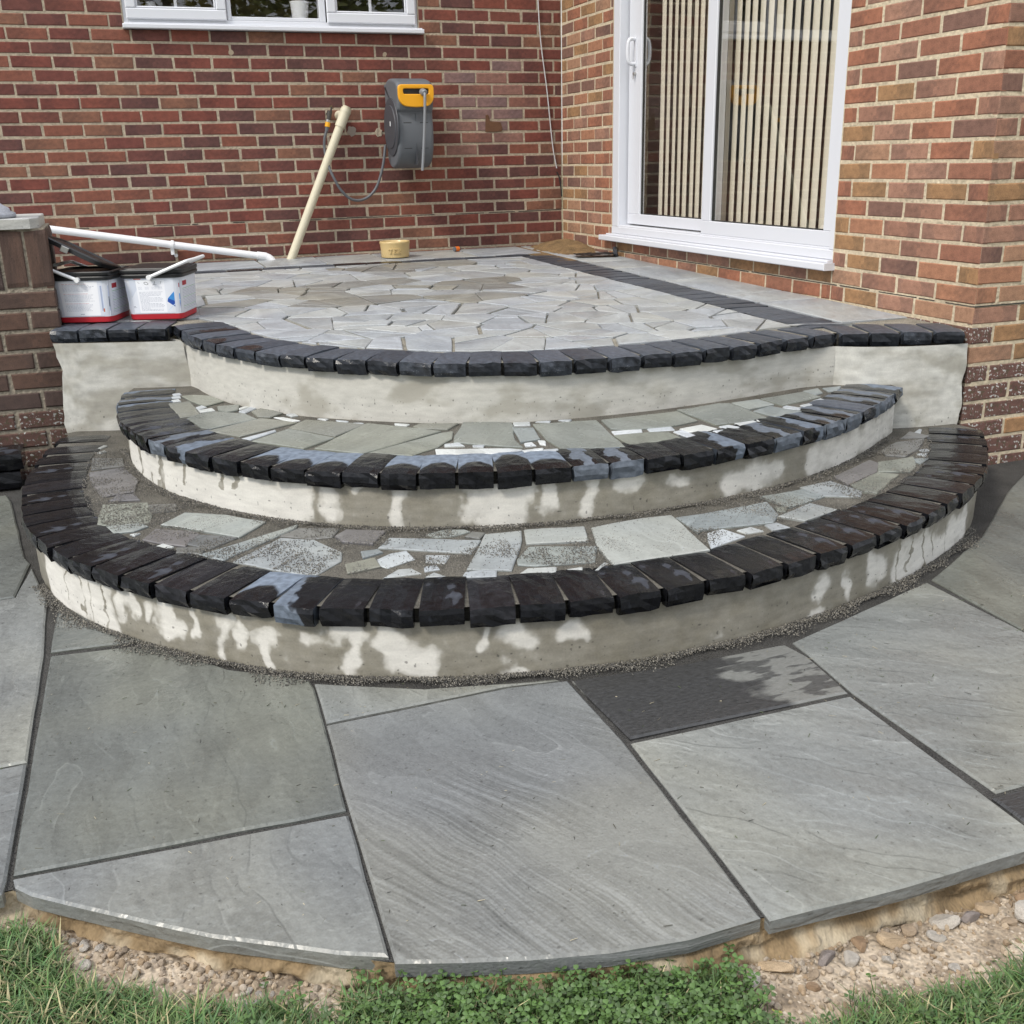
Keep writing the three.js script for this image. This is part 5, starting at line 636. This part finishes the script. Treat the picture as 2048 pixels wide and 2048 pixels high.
{ // trees beyond the camera: seen mirrored in the kitchen window, and shading the wall from that side
  const lg = []; const leafG = () => { const g = new THREE.BufferGeometry(); g.setAttribute('position', new THREE.Float32BufferAttribute([-0.5, 0, 0, 0, 0.12, -0.35, 0.5, 0, 0, 0, 0.1, 0.35], 3)); g.setIndex([0, 3, 1, 1, 3, 2]); g.computeVertexNormals(); return g; };
  const blobs = []; for (let i = 0; i < 26; i++) { const a = rr(0, 6.28), h = rr(-1, 1), r = Math.sqrt(1 - h * h) * rr(0.5, 1); blobs.push([r * Math.cos(a) * 2.3, 5.0 + h * 2.6, r * Math.sin(a) * 2.3, rr(0.6, 1.15)]); }
  for (const [bx, by, bz, br] of blobs) for (let k = 0; k < 190; k++) { const v = new THREE.Vector3(rr(-1, 1), rr(-1, 1), rr(-1, 1)); if (v.length() > 1) { k--; continue; } v.normalize().multiplyScalar(br * Math.cbrt(rnd())); const s = rr(0.13, 0.26), g = leafG(); g.scale(s, s, s); g.rotateX(rr(-1.2, 1.2)); g.rotateY(rr(0, 6.28)); g.translate(bx + v.x, by + v.y, bz + v.z); lg.push(g); }
  const crown = mergeGeometries(lg), tg = [rod([0, 0, 0], [0.1, 2.6, 0], 0.19, 0.14, 10), rod([0.1, 2.5, 0], [0.2, 5.6, 0.1], 0.13, 0.05, 8)]; for (let i = 0; i < 7; i++) { const a = i * 0.9 + 0.3, y = 2.4 + i * 0.35; tg.push(rod([0.1, y, 0], [1.5 * Math.cos(a), y + 1.3, 1.5 * Math.sin(a)], 0.06, 0.02, 6)); }
  const trunk = mergeGeometries(tg), bark = std({ color: lin(0.10, 0.075, 0.05), roughness: 0.95 });
  const kinds = [[0.24, 0.26, 0.04], [0.16, 0.20, 0.04], [0.33, 0.28, 0.045]].map((c) => new THREE.MeshPhysicalMaterial({ color: lin(...c), roughness: 0.7, transmission: 0.3, thickness: 0, side: THREE.DoubleSide }));
  [[-9.5, 15.5, 1.0, 1, 'farthest left'], [-5.6, 17, 1.15, 0, 'second from left'], [-1.6, 15.6, 1.0, 2, 'middle'], [2.4, 17.5, 1.2, 0, 'second from right'], [6.4, 15.8, 1.0, 1, 'farthest right']].forEach(([x, z, s, k, w]) => { const t = thing('tree', 'leafy tree beyond the lawn, ' + w + ' of the row mirrored in the window', 'tree', { at: [x, -1.06, z], turn: rr(0, 6.28), group: 'row of trees at the end of the garden' }); t.scale.setScalar(s); part(t, 'trunk', trunk, bark); part(t, 'crown', crown, kinds[k]); });
}
// ---------------------------------------------------------------- brick pier with stone cap at the left
{
  const px1 = -3.262, px0 = -3.72, zf = 2.465, pc = 0.0805;
  const p = thing('brick_pier', 'old dark brown brick pier with soldier course at the left edge', 'pier');
  part(p, 'mortar_core', metreUV(box(px0, px1 - 0.005, -0.98, 0.125, zf - 0.45, zf - 0.006).toNonIndexed()), M.mortarOld);
  const put = (cx, cy, w, h, mats, turn = 0, side = 0) => { const m = layBrick(p, side ? [px1, cy, cx] : [cx, cy, zf], turn, w, mats, h); return m; };
  for (let k = 0; k < 5; k++) { const w = 0.082, x = px1 - 0.0415 - k * 0.0905; put(x, 0.008, w, 0.228, brickMats.pier); }
  for (let k = 0; k < 5; k++) put(zf - 0.045 - k * 0.0905, 0.008, 0.082, 0.228, brickMats.pier, Math.PI / 2, 1);
  for (let r = 0; r < 10; r++) {
    const y = -0.11 - pc * r - 0.0395; if (y < -0.97) break; const mats = r >= 6 ? brickMats.pier_spatter : brickMats.pier, off = r & 1 ? 0.1125 : 0.22;
    for (const [s, e] of course(px0, px1 - 0.001, px1 - off, 0.228, 0.012)) put((s + e) / 2, y, e - s, 0.068, mats);
    for (const [s, e] of course(zf - 0.44, zf - 0.002, zf - (r & 1 ? 0.22 : 0.1125), 0.228, 0.012)) put((s + e) / 2, y, e - s, 0.068, mats, Math.PI / 2, 1);
  }
  const cap = slabGeo(rough([[px0 - 0.05, zf - 0.48], [-3.285, zf - 0.48], [-3.285, zf - 0.05], [-3.315, zf + 0.012], [px0 - 0.05, zf + 0.012]], 0.08, 0.004), () => 0.166, 0.040, 0.004);
  part(p, 'stone_cap', cap, stoneMat([0.55, 0.55, 0.54], 0.8, 0.008));
  // pot standing on the cap, only its foot in view
  const prof = [[0, 0], [0.135, 0], [0.140, 0.006], [0.138, 0.018], [0.120, 0.026], [0.118, 0.036], [0.095, 0.050], [0.078, 0.066], [0.062, 0.085], [0.050, 0.12], [0.044, 0.20], [0.046, 0.30], [0.052, 0.36], [0.060, 0.40], [0.060, 0.42], [0.050, 0.43], [0.03, 0.45], [0, 0.455]].map((q) => new THREE.Vector2(...q));
  const urn = thing('garden_ornament', 'pale blue grey ornament with flared foot on the stone pier cap', 'ornament', { at: [-3.505, 0.166, 2.36] });
  part(urn, 'ornament_body', new THREE.LatheGeometry(prof, 40), std({ color: lin(0.40, 0.43, 0.50), roughness: 0.7, map: mortarMap }));
}
{ // loose slate block by the pier
  const s = thing('slate_block', 'pair of loose black slate blocks stacked in front of the brick pier', 'slate'); part(s, 'block', slateGeo([-3.585, 2.67], [0, -1], 0.23, 0.17, () => -0.715, 0.068), SL.wet[2]); part(s, 'block', slateGeo([-3.60, 2.665], [0, -1], 0.23, 0.17, () => -0.7875, 0.07), SL.wet[0]);
}
// ---------------------------------------------------------------- buckets
// a tapered box with rounded corners: rings of [y, half width, corner exponent]
function ringPts(h, d, n = 48, e = 0.24) { const o = []; for (let i = 0; i < n; i++) { const a = (i + 0.5) / n * Math.PI * 2, c = Math.cos(a), s = Math.sin(a); o.push([Math.sign(c) * Math.pow(Math.abs(c), e) * h, Math.sign(s) * Math.pow(Math.abs(s), e) * d]); } return o; }
function ringGeo(rings, close = true, n = 48) { const P = [], I = []; rings.forEach(([y, h, d = h]) => { for (const [x, z] of ringPts(h, d, n)) P.push(x, y, z); }); for (let j = 0; j + 1 < rings.length; j++) for (let i = 0; i < n; i++) { const k = (i + 1) % n, a = j * n + i, b = j * n + k, c = b + n, d = a + n; I.push(a, d, c, a, c, b); } if (close) { const c0 = P.length / 3; P.push(0, rings[0][0], 0); for (let i = 0; i < n; i++) I.push(c0, i, (i + 1) % n); const c1 = c0 + 1, o = (rings.length - 1) * n; P.push(0, rings.at(-1)[0], 0); for (let i = 0; i < n; i++) I.push(c1, o + (i + 1) % n, o + i); } const g = new THREE.BufferGeometry(); g.setAttribute('position', new THREE.Float32BufferAttribute(P, 3)); g.setIndex(I); const q = g.toNonIndexed(); q.computeVertexNormals(); return q; }
function canvasTex(w, h, draw) { const c = document.createElement('canvas'); c.width = w; c.height = h; const x = c.getContext('2d'); draw(x, w, h); const t = new THREE.CanvasTexture(c); t.colorSpace = THREE.SRGBColorSpace; t.magFilter = THREE.LinearFilter; return t; }
const greek = (x, x0, y, w, col, lw = 3) => { x.fillStyle = col; let p = x0; while (p < x0 + w) { const l = rr(6, 26); x.fillRect(p, y, Math.min(l, x0 + w - p), lw); p += l + rr(3, 7); } };
const labelL = canvasTex(512, 420, (x, w, h) => { x.fillStyle = '#dfe3ee'; x.fillRect(0, 0, w, h); x.fillStyle = '#a9b4d0'; x.fillRect(440, 60, 72, 300); x.fillStyle = '#d9e0ee'; x.fillRect(455, 0, 30, 420); x.fillStyle = '#9a1a2c'; x.fillRect(462, 60, 34, 70); x.fillStyle = '#2f3d5c'; x.fillRect(478, 190, 34, 120); x.fillStyle = '#c96a2c'; x.fillRect(452, 330, 30, 42); x.fillStyle = '#f4f5fa'; x.fillRect(60, 8, 360, 404); for (let r = 0; r < 24; r++) { const y = 34 + r * 14.5; if (r % 8 === 0) greek(x, 90, y, 230, '#b85860'); else if (r % 8 < 7) greek(x, 90, y, rr(230, 300), '#6f7a92'); } x.fillStyle = '#777f92'; x.fillRect(220, 392, 40, 6); });
const labelR = canvasTex(512, 420, (x, w, h) => { x.fillStyle = '#e3e7f0'; x.fillRect(0, 0, w, h); x.fillStyle = '#cfd6e4'; x.beginPath(); x.moveTo(0, 0); x.lineTo(110, 0); x.lineTo(150, 60); x.lineTo(40, 250); x.lineTo(0, 200); x.fill(); x.fillStyle = '#8fae3a'; x.beginPath(); x.moveTo(18, 180); x.lineTo(52, 210); x.lineTo(20, 270); x.fill(); x.fillStyle = '#3f8fd6'; x.beginPath(); x.moveTo(470, 150); x.lineTo(512, 190); x.lineTo(512, 300); x.lineTo(400, 240); x.fill(); x.fillStyle = '#2450a8'; x.beginPath(); x.moveTo(400, 240); x.lineTo(512, 300); x.lineTo(505, 385); x.lineTo(392, 280); x.fill(); x.strokeStyle = '#cfe0f2'; x.lineWidth = 7; x.beginPath(); x.moveTo(400, 380); x.lineTo(512, 260); x.stroke(); x.fillStyle = '#a01f2e'; x.fillRect(480, 60, 32, 52); x.fillStyle = '#d2542a'; x.fillRect(96, 0, 66, 10); x.fillStyle = '#f3f5fb'; x.fillRect(110, 20, 270, 392); x.strokeStyle = '#30343c'; x.lineWidth = 4; x.beginPath(); x.ellipse(208, 58, 20, 14, 0.5, 0, 6.3); x.stroke(); x.beginPath(); x.moveTo(290, 34); x.lineTo(282, 72); x.moveTo(266, 76); x.lineTo(306, 76); x.stroke(); x.lineWidth = 2; x.beginPath(); x.moveTo(130, 40); x.lineTo(146, 60); x.moveTo(352, 34); x.lineTo(340, 70); x.stroke(); for (let k = 0; k < 4; k++) for (let r = 0; r < 4; r++) greek(x, 126 + k * 64, 100 + r * 9, 38, '#9aa3b5', 2); for (let r = 0; r < 17; r++) greek(x, 128, 160 + r * 14, r % 5 === 4 ? 90 : rr(200, 236), '#5f6a84', 3); greek(x, 10, 330, 60, '#5a6273', 5); greek(x, 10, 345, 70, '#5a6273', 4); });
const sideL = canvasTex(256, 256, (x, w, h) => { x.fillStyle = '#d8dce6'; x.fillRect(0, 0, w, h); x.fillStyle = '#a01f2e'; x.fillRect(14, 26, 60, 34); for (let r = 0; r < 15; r++) greek(x, 20, 80 + r * 11, 210, r % 6 ? '#98a0b0' : '#4e9a5a', 3); });
const paper = (t) => std({ color: 0xffffff, map: t, roughness: 0.5 });
const red = std({ color: lin(0.46, 0.018, 0.03), roughness: 0.4 }), tubWhite = std({ color: lin(0.66, 0.69, 0.76), roughness: 0.4 });
function bucket(name, label, at, turn, front, right) {
  const b = thing(name, label, 'bucket', { at, turn, group: 'grouting compound buckets on the terrace corner' });
  const H = 0.205, w0 = 0.112, w1 = 0.124, at_ = (y) => lerp(w0, w1, y / H);
  part(b, 'body', ringGeo([[0.024, at_(0.024)], [0.09, at_(0.09)], [0.178, at_(0.178)]]), tubWhite);
  part(b, 'base_band', ringGeo([[0, 0.107], [0.003, w0 + 0.0006], [0.0235, at_(0.0235) + 0.0012]]), red);
  part(b, 'rim', ringGeo([[0.172, 0.127], [0.176, 0.1315], [0.184, 0.132], [0.188, 0.129], [0.194, 0.1325], [0.203, 0.133], [0.207, 0.130], [0.2075, 0.124], [0.199, 0.121]], true), M.blackPlastic);
  const sheet = (tex, x0, x1, y0, y1, side) => { const g = new THREE.PlaneGeometry(1, 1, 8, 2), p = g.attributes.position; for (let i = 0; i < p.count; i++) { const u = p.getX(i) + 0.5, v = p.getY(i) + 0.5, y = lerp(y0, y1, v), h = at_(y), t = lerp(x0, x1, u), q = Math.min(1, Math.abs(t)), z = h * Math.pow(1 - Math.pow(q, 1 / 0.12), 0.12) + 0.0016; side ? p.setXYZ(i, z, y, -t * h) : p.setXYZ(i, t * h, y, z); } g.computeVertexNormals(); part(b, 'label', g, paper(tex)); };
  sheet(front, -0.93, 0.93, 0.027, 0.170, false); sheet(right, -0.9, 0.9, 0.027, 0.170, true);
  return b;
}
{
  const turn = -0.36, yl = (x, z) => ty(x, z) + 0.001;
  const A = bucket('bucket', 'left white bucket with lid ajar, squeezed against the brick pier', [-3.128, yl(-3.128, 2.30), 2.30], turn, labelL, sideL);
  const bail = (b, tip, y0) => { const w = 0.138, g = []; const P = [[0, y0, w], [tip[0] * 0.5, y0 + tip[1] * 0.5, w], [tip[0], y0 + tip[1], w - 0.01], [tip[0] * 1.02, y0 + tip[1], 0], [tip[0], y0 + tip[1], -w + 0.01], [tip[0] * 0.5, y0 + tip[1] * 0.5, -w], [0, y0, -w]]; const t = new THREE.TubeGeometry(new THREE.CatmullRomCurve3(P.map((p) => new THREE.Vector3(...p)), false, 'catmullrom', 0.15), 60, 0.0072, 8); g.push(t, rod([0, y0, w - 0.012], [0, y0, w + 0.008], 0.010), rod([0, y0, -w + 0.012], [0, y0, -w - 0.008], 0.010)); part(b, 'handle', mergeGeometries(g), M.whitePlastic); };
  bail(A, [-0.125, 0.052], 0.176);
  const B = bucket('bucket', 'right white bucket with raised white handle and blue diamond print', [-2.852, yl(-2.852, 2.335), 2.335], turn, labelR, sideL);
  bail(B, [0.155, 0.060], 0.176);
  part(B, 'lid', ringGeo([[0.2076, 0.120], [0.2110, 0.118], [0.2125, 0.110]]), M.blackPlastic);
  const lid = thing('plastic_cover', 'black plastic lid propped open on the left bucket', 'lid', { at: [-3.150, -0.055, 2.29] });
  const lg = ringGeo([[-0.010, 0.132], [-0.012, 0.135], [0.004, 0.136], [0.009, 0.132], [0.009, 0.116], [0.004, 0.112]]);
  const lm = part(lid, 'lid_plate', lg, M.blackPlastic); lm.rotation.set(0, turn, 0); lid.rotation.z = -0.50; lid.position.y = 0.016;
  part(lid, 'clip', bar(-0.075, -0.045, -0.020, 0.004, 0.136, 0.144, 0.002), M.steel);
}
// ---------------------------------------------------------------- pipes, tap, hose, reel, cable on the back wall
{
  const w = thing('waste_pipe', 'slanting white plastic waste pipe low along the back wall', 'pipe');
  const dir = (t) => [lerp(-3.9, -2.113, t), lerp(0.104, -0.214, t), 0.07];
  part(w, 'pipe', rod(dir(0), dir(1), 0.022), M.whitePipe);
  part(w, 'elbow', mergeGeometries([rod(dir(0.972), dir(1.004), 0.0265), tube([dir(0.985), dir(1.0), [-2.085, -0.228, 0.075], [-2.066, -0.252, 0.082], [-2.055, -0.27, 0.088]], 0.0255, 24, 16)]), M.whitePipe);
  part(w, 'clip', mergeGeometries([rod([-2.683, -0.1135, 0.07], [-2.668, -0.1162, 0.07], 0.029), bar(-2.686, -2.666, -0.175, -0.12, 0.0, 0.075, 0.003)]), M.whitePlastic);
  const wa = part(scene, 'wall_plug', rod([-2.655, -0.185, -0.004], [-2.655, -0.185, 0.003], 0.012, 0.011), M.whitePlastic); wa.userData = { label: 'white screw washer on the bricks under the waste pipe clip', category: 'washer' };
  const c = thing('drain_pipe', 'cream plastic drain pipe leaning from the wall down to the paving', 'pipe');
  const a = [-1.520, 0.672, 0.085], b = [-1.968, -0.275, 0.085], q = (t) => a.map((v, i) => lerp(v, b[i], t));
  part(c, 'pipe', rod(q(0.09), b, 0.0275), M.creamPipe);
  part(c, 'socket', mergeGeometries([rod(q(0.0), q(0.115), 0.0325), rod(q(-0.012), q(0.004), 0.029, 0.024), rod(q(0.012), q(0.024), 0.0345)]), M.creamPipe);
  part(c, 'wall_stub', rod([-1.552, 0.636, -0.005], [-1.538, 0.632, 0.082], 0.030), M.creamPipe);
}
{
  const t = thing('garden_tap', 'small brass garden tap with yellow hose connector beside the cream pipe', 'tap');
  part(t, 'tap_body', mergeGeometries([rod([-1.625, 0.645, -0.004], [-1.628, 0.640, 0.055], 0.011), rod([-1.622, 0.660, 0.056], [-1.636, 0.606, 0.06], 0.0165, 0.0125), rod([-1.617, 0.652, 0.056], [-1.610, 0.684, 0.058], 0.007, 0.0055)]), std({ color: lin(0.05, 0.045, 0.04), roughness: 0.6 }));
  part(t, 'tap_handle', mergeGeometries([rod([-1.622, 0.688, 0.058], [-1.598, 0.676, 0.058], 0.0045), rod([-1.616, 0.668, 0.058], [-1.608, 0.694, 0.058], 0.004)]), M.brass);
  part(t, 'collar', rod([-1.636, 0.607, 0.06], [-1.640, 0.594, 0.06], 0.0155), M.steel);
  part(t, 'connector', mergeGeometries([rod([-1.640, 0.5935, 0.06], [-1.646, 0.566, 0.06], 0.0155, 0.0165)]), M.yellowPlastic);
  part(t, 'connector_end', rod([-1.646, 0.5655, 0.06], [-1.653, 0.540, 0.06], 0.0135, 0.010), M.greyPlastic);
  const h = part(scene, 'hose', tube([[-1.652, 0.545, 0.06], [-1.668, 0.50, 0.06], [-1.674, 0.43, 0.06], [-1.664, 0.33, 0.10], [-1.640, 0.255, 0.125], [-1.600, 0.18, 0.13], [-1.545, 0.128, 0.125], [-1.49, 0.114, 0.12], [-1.43, 0.130, 0.12], [-1.375, 0.18, 0.125], [-1.335, 0.265, 0.13], [-1.308, 0.36, 0.13], [-1.290, 0.45, 0.12]], 0.0088, 120, 12), M.hose);
  h.userData = { label: 'dark grey hose looping from the tap to the wall reel', category: 'hose' };
}
{
  const r = thing('hose_reel', 'grey wall mounted hose reel with yellow mouth on the back wall', 'hose reel');
  // side outline in z y, extruded across x
  const sh = new THREE.Shape(); const pts = [[0.055, 0.36], [0.055, 0.78], [0.075, 0.815], [0.14, 0.842], [0.24, 0.838], [0.32, 0.822], [0.355, 0.806], [0.372, 0.775], [0.372, 0.70], [0.362, 0.655], [0.345, 0.635], [0.345, 0.60], [0.352, 0.54], [0.348, 0.46], [0.325, 0.385], [0.28, 0.335], [0.21, 0.308], [0.14, 0.308], [0.085, 0.33]];
  sh.setFromPoints(new THREE.SplineCurve(pts.map(([z, y]) => new THREE.Vector2(z, y))).getPoints(90));
  const g = new THREE.ExtrudeGeometry(sh, { depth: 0.185, bevelEnabled: true, bevelThickness: 0.024, bevelSize: 0.016, bevelOffset: -0.016, bevelSegments: 4 });
  g.rotateY(-Math.PI / 2).translate(-1.052, 0, 0); part(r, 'shell', g, M.greyPlastic);
  part(r, 'side_disc', mergeGeometries([rod([-1.262, 0.555, 0.20], [-1.268, 0.555, 0.20], 0.175, 0.172, 48), rod([-1.268, 0.555, 0.20], [-1.273, 0.555, 0.20], 0.13, 0.126, 40)]).applyMatrix4(new THREE.Matrix4()), M.darkGrey);
  part(r, 'wall_bracket', bar(-1.23, -1.08, 0.42, 0.74, -0.004, 0.056, 0.006), M.darkGrey);
  // yellow mouth: rounded plate with a long slot
  const m = new THREE.Shape(); const rrect = (s, x, y, w, h, q) => { s.moveTo(x + q, y); s.lineTo(x + w - q, y); s.quadraticCurveTo(x + w, y, x + w, y + q); s.lineTo(x + w, y + h - q); s.quadraticCurveTo(x + w, y + h, x + w - q, y + h); s.lineTo(x + q, y + h); s.quadraticCurveTo(x, y + h, x, y + h - q); s.lineTo(x, y + q); s.quadraticCurveTo(x, y, x + q, y); };
  m.moveTo(-0.070, -0.066); m.quadraticCurveTo(0, -0.078, 0.070, -0.066); m.quadraticCurveTo(0.112, -0.052, 0.114, 0.0); m.lineTo(0.114, 0.036); m.quadraticCurveTo(0.112, 0.060, 0.09, 0.060); m.lineTo(-0.09, 0.060); m.quadraticCurveTo(-0.112, 0.060, -0.114, 0.036); m.lineTo(-0.114, 0.0); m.quadraticCurveTo(-0.112, -0.052, -0.070, -0.066);
  const hole = new THREE.Path(); rrect(hole, -0.082, 0.004, 0.164, 0.032, 0.012); m.holes.push(hole);
  const yg = new THREE.ExtrudeGeometry(m, { depth: 0.014, bevelEnabled: true, bevelThickness: 0.006, bevelSize: 0.006, bevelOffset: -0.006, bevelSegments: 3 }); yg.translate(-1.143, 0.736, 0.370); part(r, 'mouth', yg, M.yellowPlastic);
  part(r, 'slot', bar(-1.222, -1.064, 0.738, 0.774, 0.360, 0.3745, 0.001), M.gasket);
  const sl = []; for (const [y, z] of [[0.575, 0.347], [0.425, 0.338]]) for (const x of [-1.197, -1.09]) sl.push(bar(x - 0.026, x + 0.026, y - 0.0025, y + 0.0025, z - 0.012, z + 0.0025, 0.001)); part(r, 'vent_slot', mergeGeometries(sl), M.gasket);
  part(r, 'seam', bar(-1.1442, -1.1428, 0.33, 0.63, 0.2, 0.3475, 0.0005), M.darkGrey);
  part(r, 'badge', bar(-1.2675, -1.265, 0.55, 0.578, 0.165, 0.18, 0.001).translate(-0.010, 0.01, 0.05), M.whitePlastic);
  part(r, 'nozzle', mergeGeometries([rod([-1.100, 0.752, 0.378], [-1.100, 0.748, 0.420], 0.022, 0.019, 20), rod([-1.100, 0.748, 0.42], [-1.100, 0.744, 0.428], 0.019, 0.013, 20)]), M.hoseLight);
  part(r, 'hose_tail', tube([[-1.100, 0.748, 0.415], [-1.101, 0.735, 0.432], [-1.104, 0.69, 0.438], [-1.112, 0.55, 0.432], [-1.125, 0.40, 0.428], [-1.136, 0.29, 0.424]], 0.0088, 60, 12), M.hoseLight);
}
{
  const c = part(scene, 'cable', tube([[-0.20, 2.3, 0.008], [-0.178, 1.6, 0.010], [-0.172, 1.34, 0.012], [-0.157, 1.10, 0.012], [-0.114, 0.787, 0.010], [-0.07, 0.401, 0.008], [-0.045, 0.28, 0.008]], 0.0042, 90, 7), std({ color: lin(0.52, 0.52, 0.53), roughness: 0.5 })); c.userData = { label: 'pale grey cable hanging down the wall beside the inner corner', category: 'cable' };
  const d = part(scene, 'cable', tube([[-0.045, 0.255, 0.008], [-0.03, 0.225, 0.010], [-0.016, 0.15, 0.012], [-0.010, 0.09, 0.010]], 0.0045, 30, 7), M.gasket); d.name = numbered('cable_end'); d.userData = { label: 'short black cable end at the foot of the inner corner', category: 'cable' };
}
// ---------------------------------------------------------------- small things on the terrace
const font = await new FontLoader().loadAsync('fonts/droid/droid_serif_bold.typeface.json');
{
  const x = -1.315, z = 0.32, R = 0.096, b = thing('dog_bowl', 'straw coloured stoneware dog bowl with raised letters on the terrace', 'bowl', { at: [x, ty(x, z) + 0.001, z] });
  const prof = [[0, 0.004], [R - 0.012, 0], [R - 0.006, 0.004], [R - 0.004, 0.05], [R - 0.001, 0.082], [R + 0.002, 0.090], [R + 0.002, 0.098], [R - 0.002, 0.102], [R - 0.008, 0.100], [R - 0.014, 0.085], [R - 0.018, 0.02], [0, 0.014]].map((q) => new THREE.Vector2(...q));
  part(b, 'bowl_body', new THREE.LatheGeometry(prof, 56), M.bowl);
  'TER'.split('').forEach((ch, i) => { const g = new TextGeometry(ch, { font, size: 0.027, depth: 0.004, bevelEnabled: true, bevelThickness: 0.001, bevelSize: 0.0006, bevelSegments: 1, curveSegments: 4 }); g.computeBoundingBox(); g.translate(-g.boundingBox.max.x / 2, 0, 0); const m = part(b, 'raised_letter', g, M.bowl), a = -0.27 + (i - 1) * 0.30; m.position.set((R - 0.0035) * Math.sin(a), 0.030, (R - 0.0035) * Math.cos(a)); m.rotation.y = a; });
}
{
  const x = -0.845, z = 0.16, y = ty(x, z) + 0.017, f = thing('hose_connector', 'small orange hose connector lying by the foot of the back wall', 'connector', { at: [x, y, z], turn: 0.35 });
  part(f, 'orange_sleeve', rod([-0.016, 0, 0], [0.014, 0, 0], 0.0165, 0.0165, 20), M.orangePlastic); part(f, 'grey_mouth', mergeGeometries([rod([-0.026, 0, 0], [-0.016, 0, 0], 0.0145, 0.0155), rod([0.014, 0, 0], [0.028, 0, 0], 0.0155, 0.012)]), M.greyPlastic);
}
{ // heap of building sand spread on a folded sack in the corner
  const s = thing('sand_heap', 'brown heap of damp building sand in the inner corner', 'sand heap');
  const nx = 60, nz = 70, P = [], I = [], hgt = (x, z) => { const d = Math.hypot((x + 0.10) / 0.19, (z - 0.30) / 0.32), e = Math.hypot((x + 0.15) / 0.20, (z - 0.38) / 0.44); return 0.050 * Math.max(0, 1 - d) + 0.018 * sstep(1, 0.6, e + 0.15 * fbm(x * 12, z * 12, 3)) + 0.006 * fbm(x * 25, z * 25, 3) * sstep(1.1, 0.7, e) - 0.004; };
  for (let j = 0; j <= nz; j++) for (let i = 0; i <= nx; i++) { const x = lerp(-0.46, -0.004, i / nx), z = lerp(0.01, 1.02, j / nz); P.push(x, ty(x, z) + hgt(x, z), z); if (i < nx && j < nz) { const a = j * (nx + 1) + i, b = a + nx + 1; I.push(a, b, b + 1, a, b + 1, a + 1); } }
  const g = new THREE.BufferGeometry(); g.setAttribute('position', new THREE.Float32BufferAttribute(P, 3)); g.setIndex(I); g.computeVertexNormals();
  part(s, 'sand', metreUV(g), std({ color: lin(0.30, 0.195, 0.095), map: gritMap, bumpMap: gritBump, bumpScale: 0.006, roughness: 0.95 })).geometry.computeVertexNormals();
  const k = thing('folded_sack', 'crumpled black plastic sack edge under the sand heap', 'sack'); const q = new THREE.PlaneGeometry(0.26, 0.16, 30, 18).rotateX(-Math.PI / 2), p = q.attributes.position; for (let i = 0; i < p.count; i++) { const x = p.getX(i), z = p.getZ(i); p.setY(i, 0.014 + 0.016 * fbm(x * 14 + 4, z * 20, 3) * (1 - Math.pow(Math.abs(z) / 0.08, 4))); } q.computeVertexNormals(); q.rotateY(-0.25); q.translate(-0.17, ty(-0.17, 0.9) + 0.004, 0.91); part(k, 'sack_sheet', q, M.blackPlastic);
  const cl = thing('metal_clamp', 'small dark metal clamp beside the sand under the door sill', 'clamp', { at: [-0.035, ty(0, 0.93) + 0.004, 0.93], turn: 1.2 }); part(cl, 'jaw', mergeGeometries([bar(-0.05, 0.05, 0.0, 0.022, -0.012, 0.012, 0.003), bar(0.03, 0.05, 0.0225, 0.05, -0.012, 0.012, 0.003), bar(-0.05, -0.035, 0.0225, 0.04, -0.01, 0.01, 0.003)]), M.darkGrey);
}
{ // white pot and jar on the inner window sill
  const p = thing('plant_pot', 'white ribbed plant pot on the sill behind the centre pane', 'pot', { at: [-1.725, 1.161, -0.15] });
  const pr = [[0, 0], [0.040, 0], [0.043, 0.01]]; for (let i = 0; i < 8; i++) pr.push([0.045 + i * 0.0015, 0.02 + i * 0.016], [0.0475 + i * 0.0015, 0.028 + i * 0.016]); pr.push([0.06, 0.15], [0.056, 0.15], [0.045, 0.02], [0, 0.02]);
  part(p, 'pot_body', new THREE.LatheGeometry(pr.map((q) => new THREE.Vector2(...q)), 32), M.whitePlastic);
  const j = thing('glass_jar', 'pale jar on the sill behind the left pane', 'jar', { at: [-2.62, 1.161, -0.16] }); part(j, 'jar_body', new THREE.LatheGeometry([[0, 0], [0.036, 0], [0.038, 0.01], [0.038, 0.10], [0.03, 0.115], [0.03, 0.13], [0, 0.13]].map((q) => new THREE.Vector2(...q)), 28), std({ color: lin(0.5, 0.5, 0.5), roughness: 0.3 })); part(j, 'jar_lid', rod([0, 0.1305, 0], [0, 0.15, 0], 0.033), M.greyPlastic);
}
renderer.render(scene, camera);
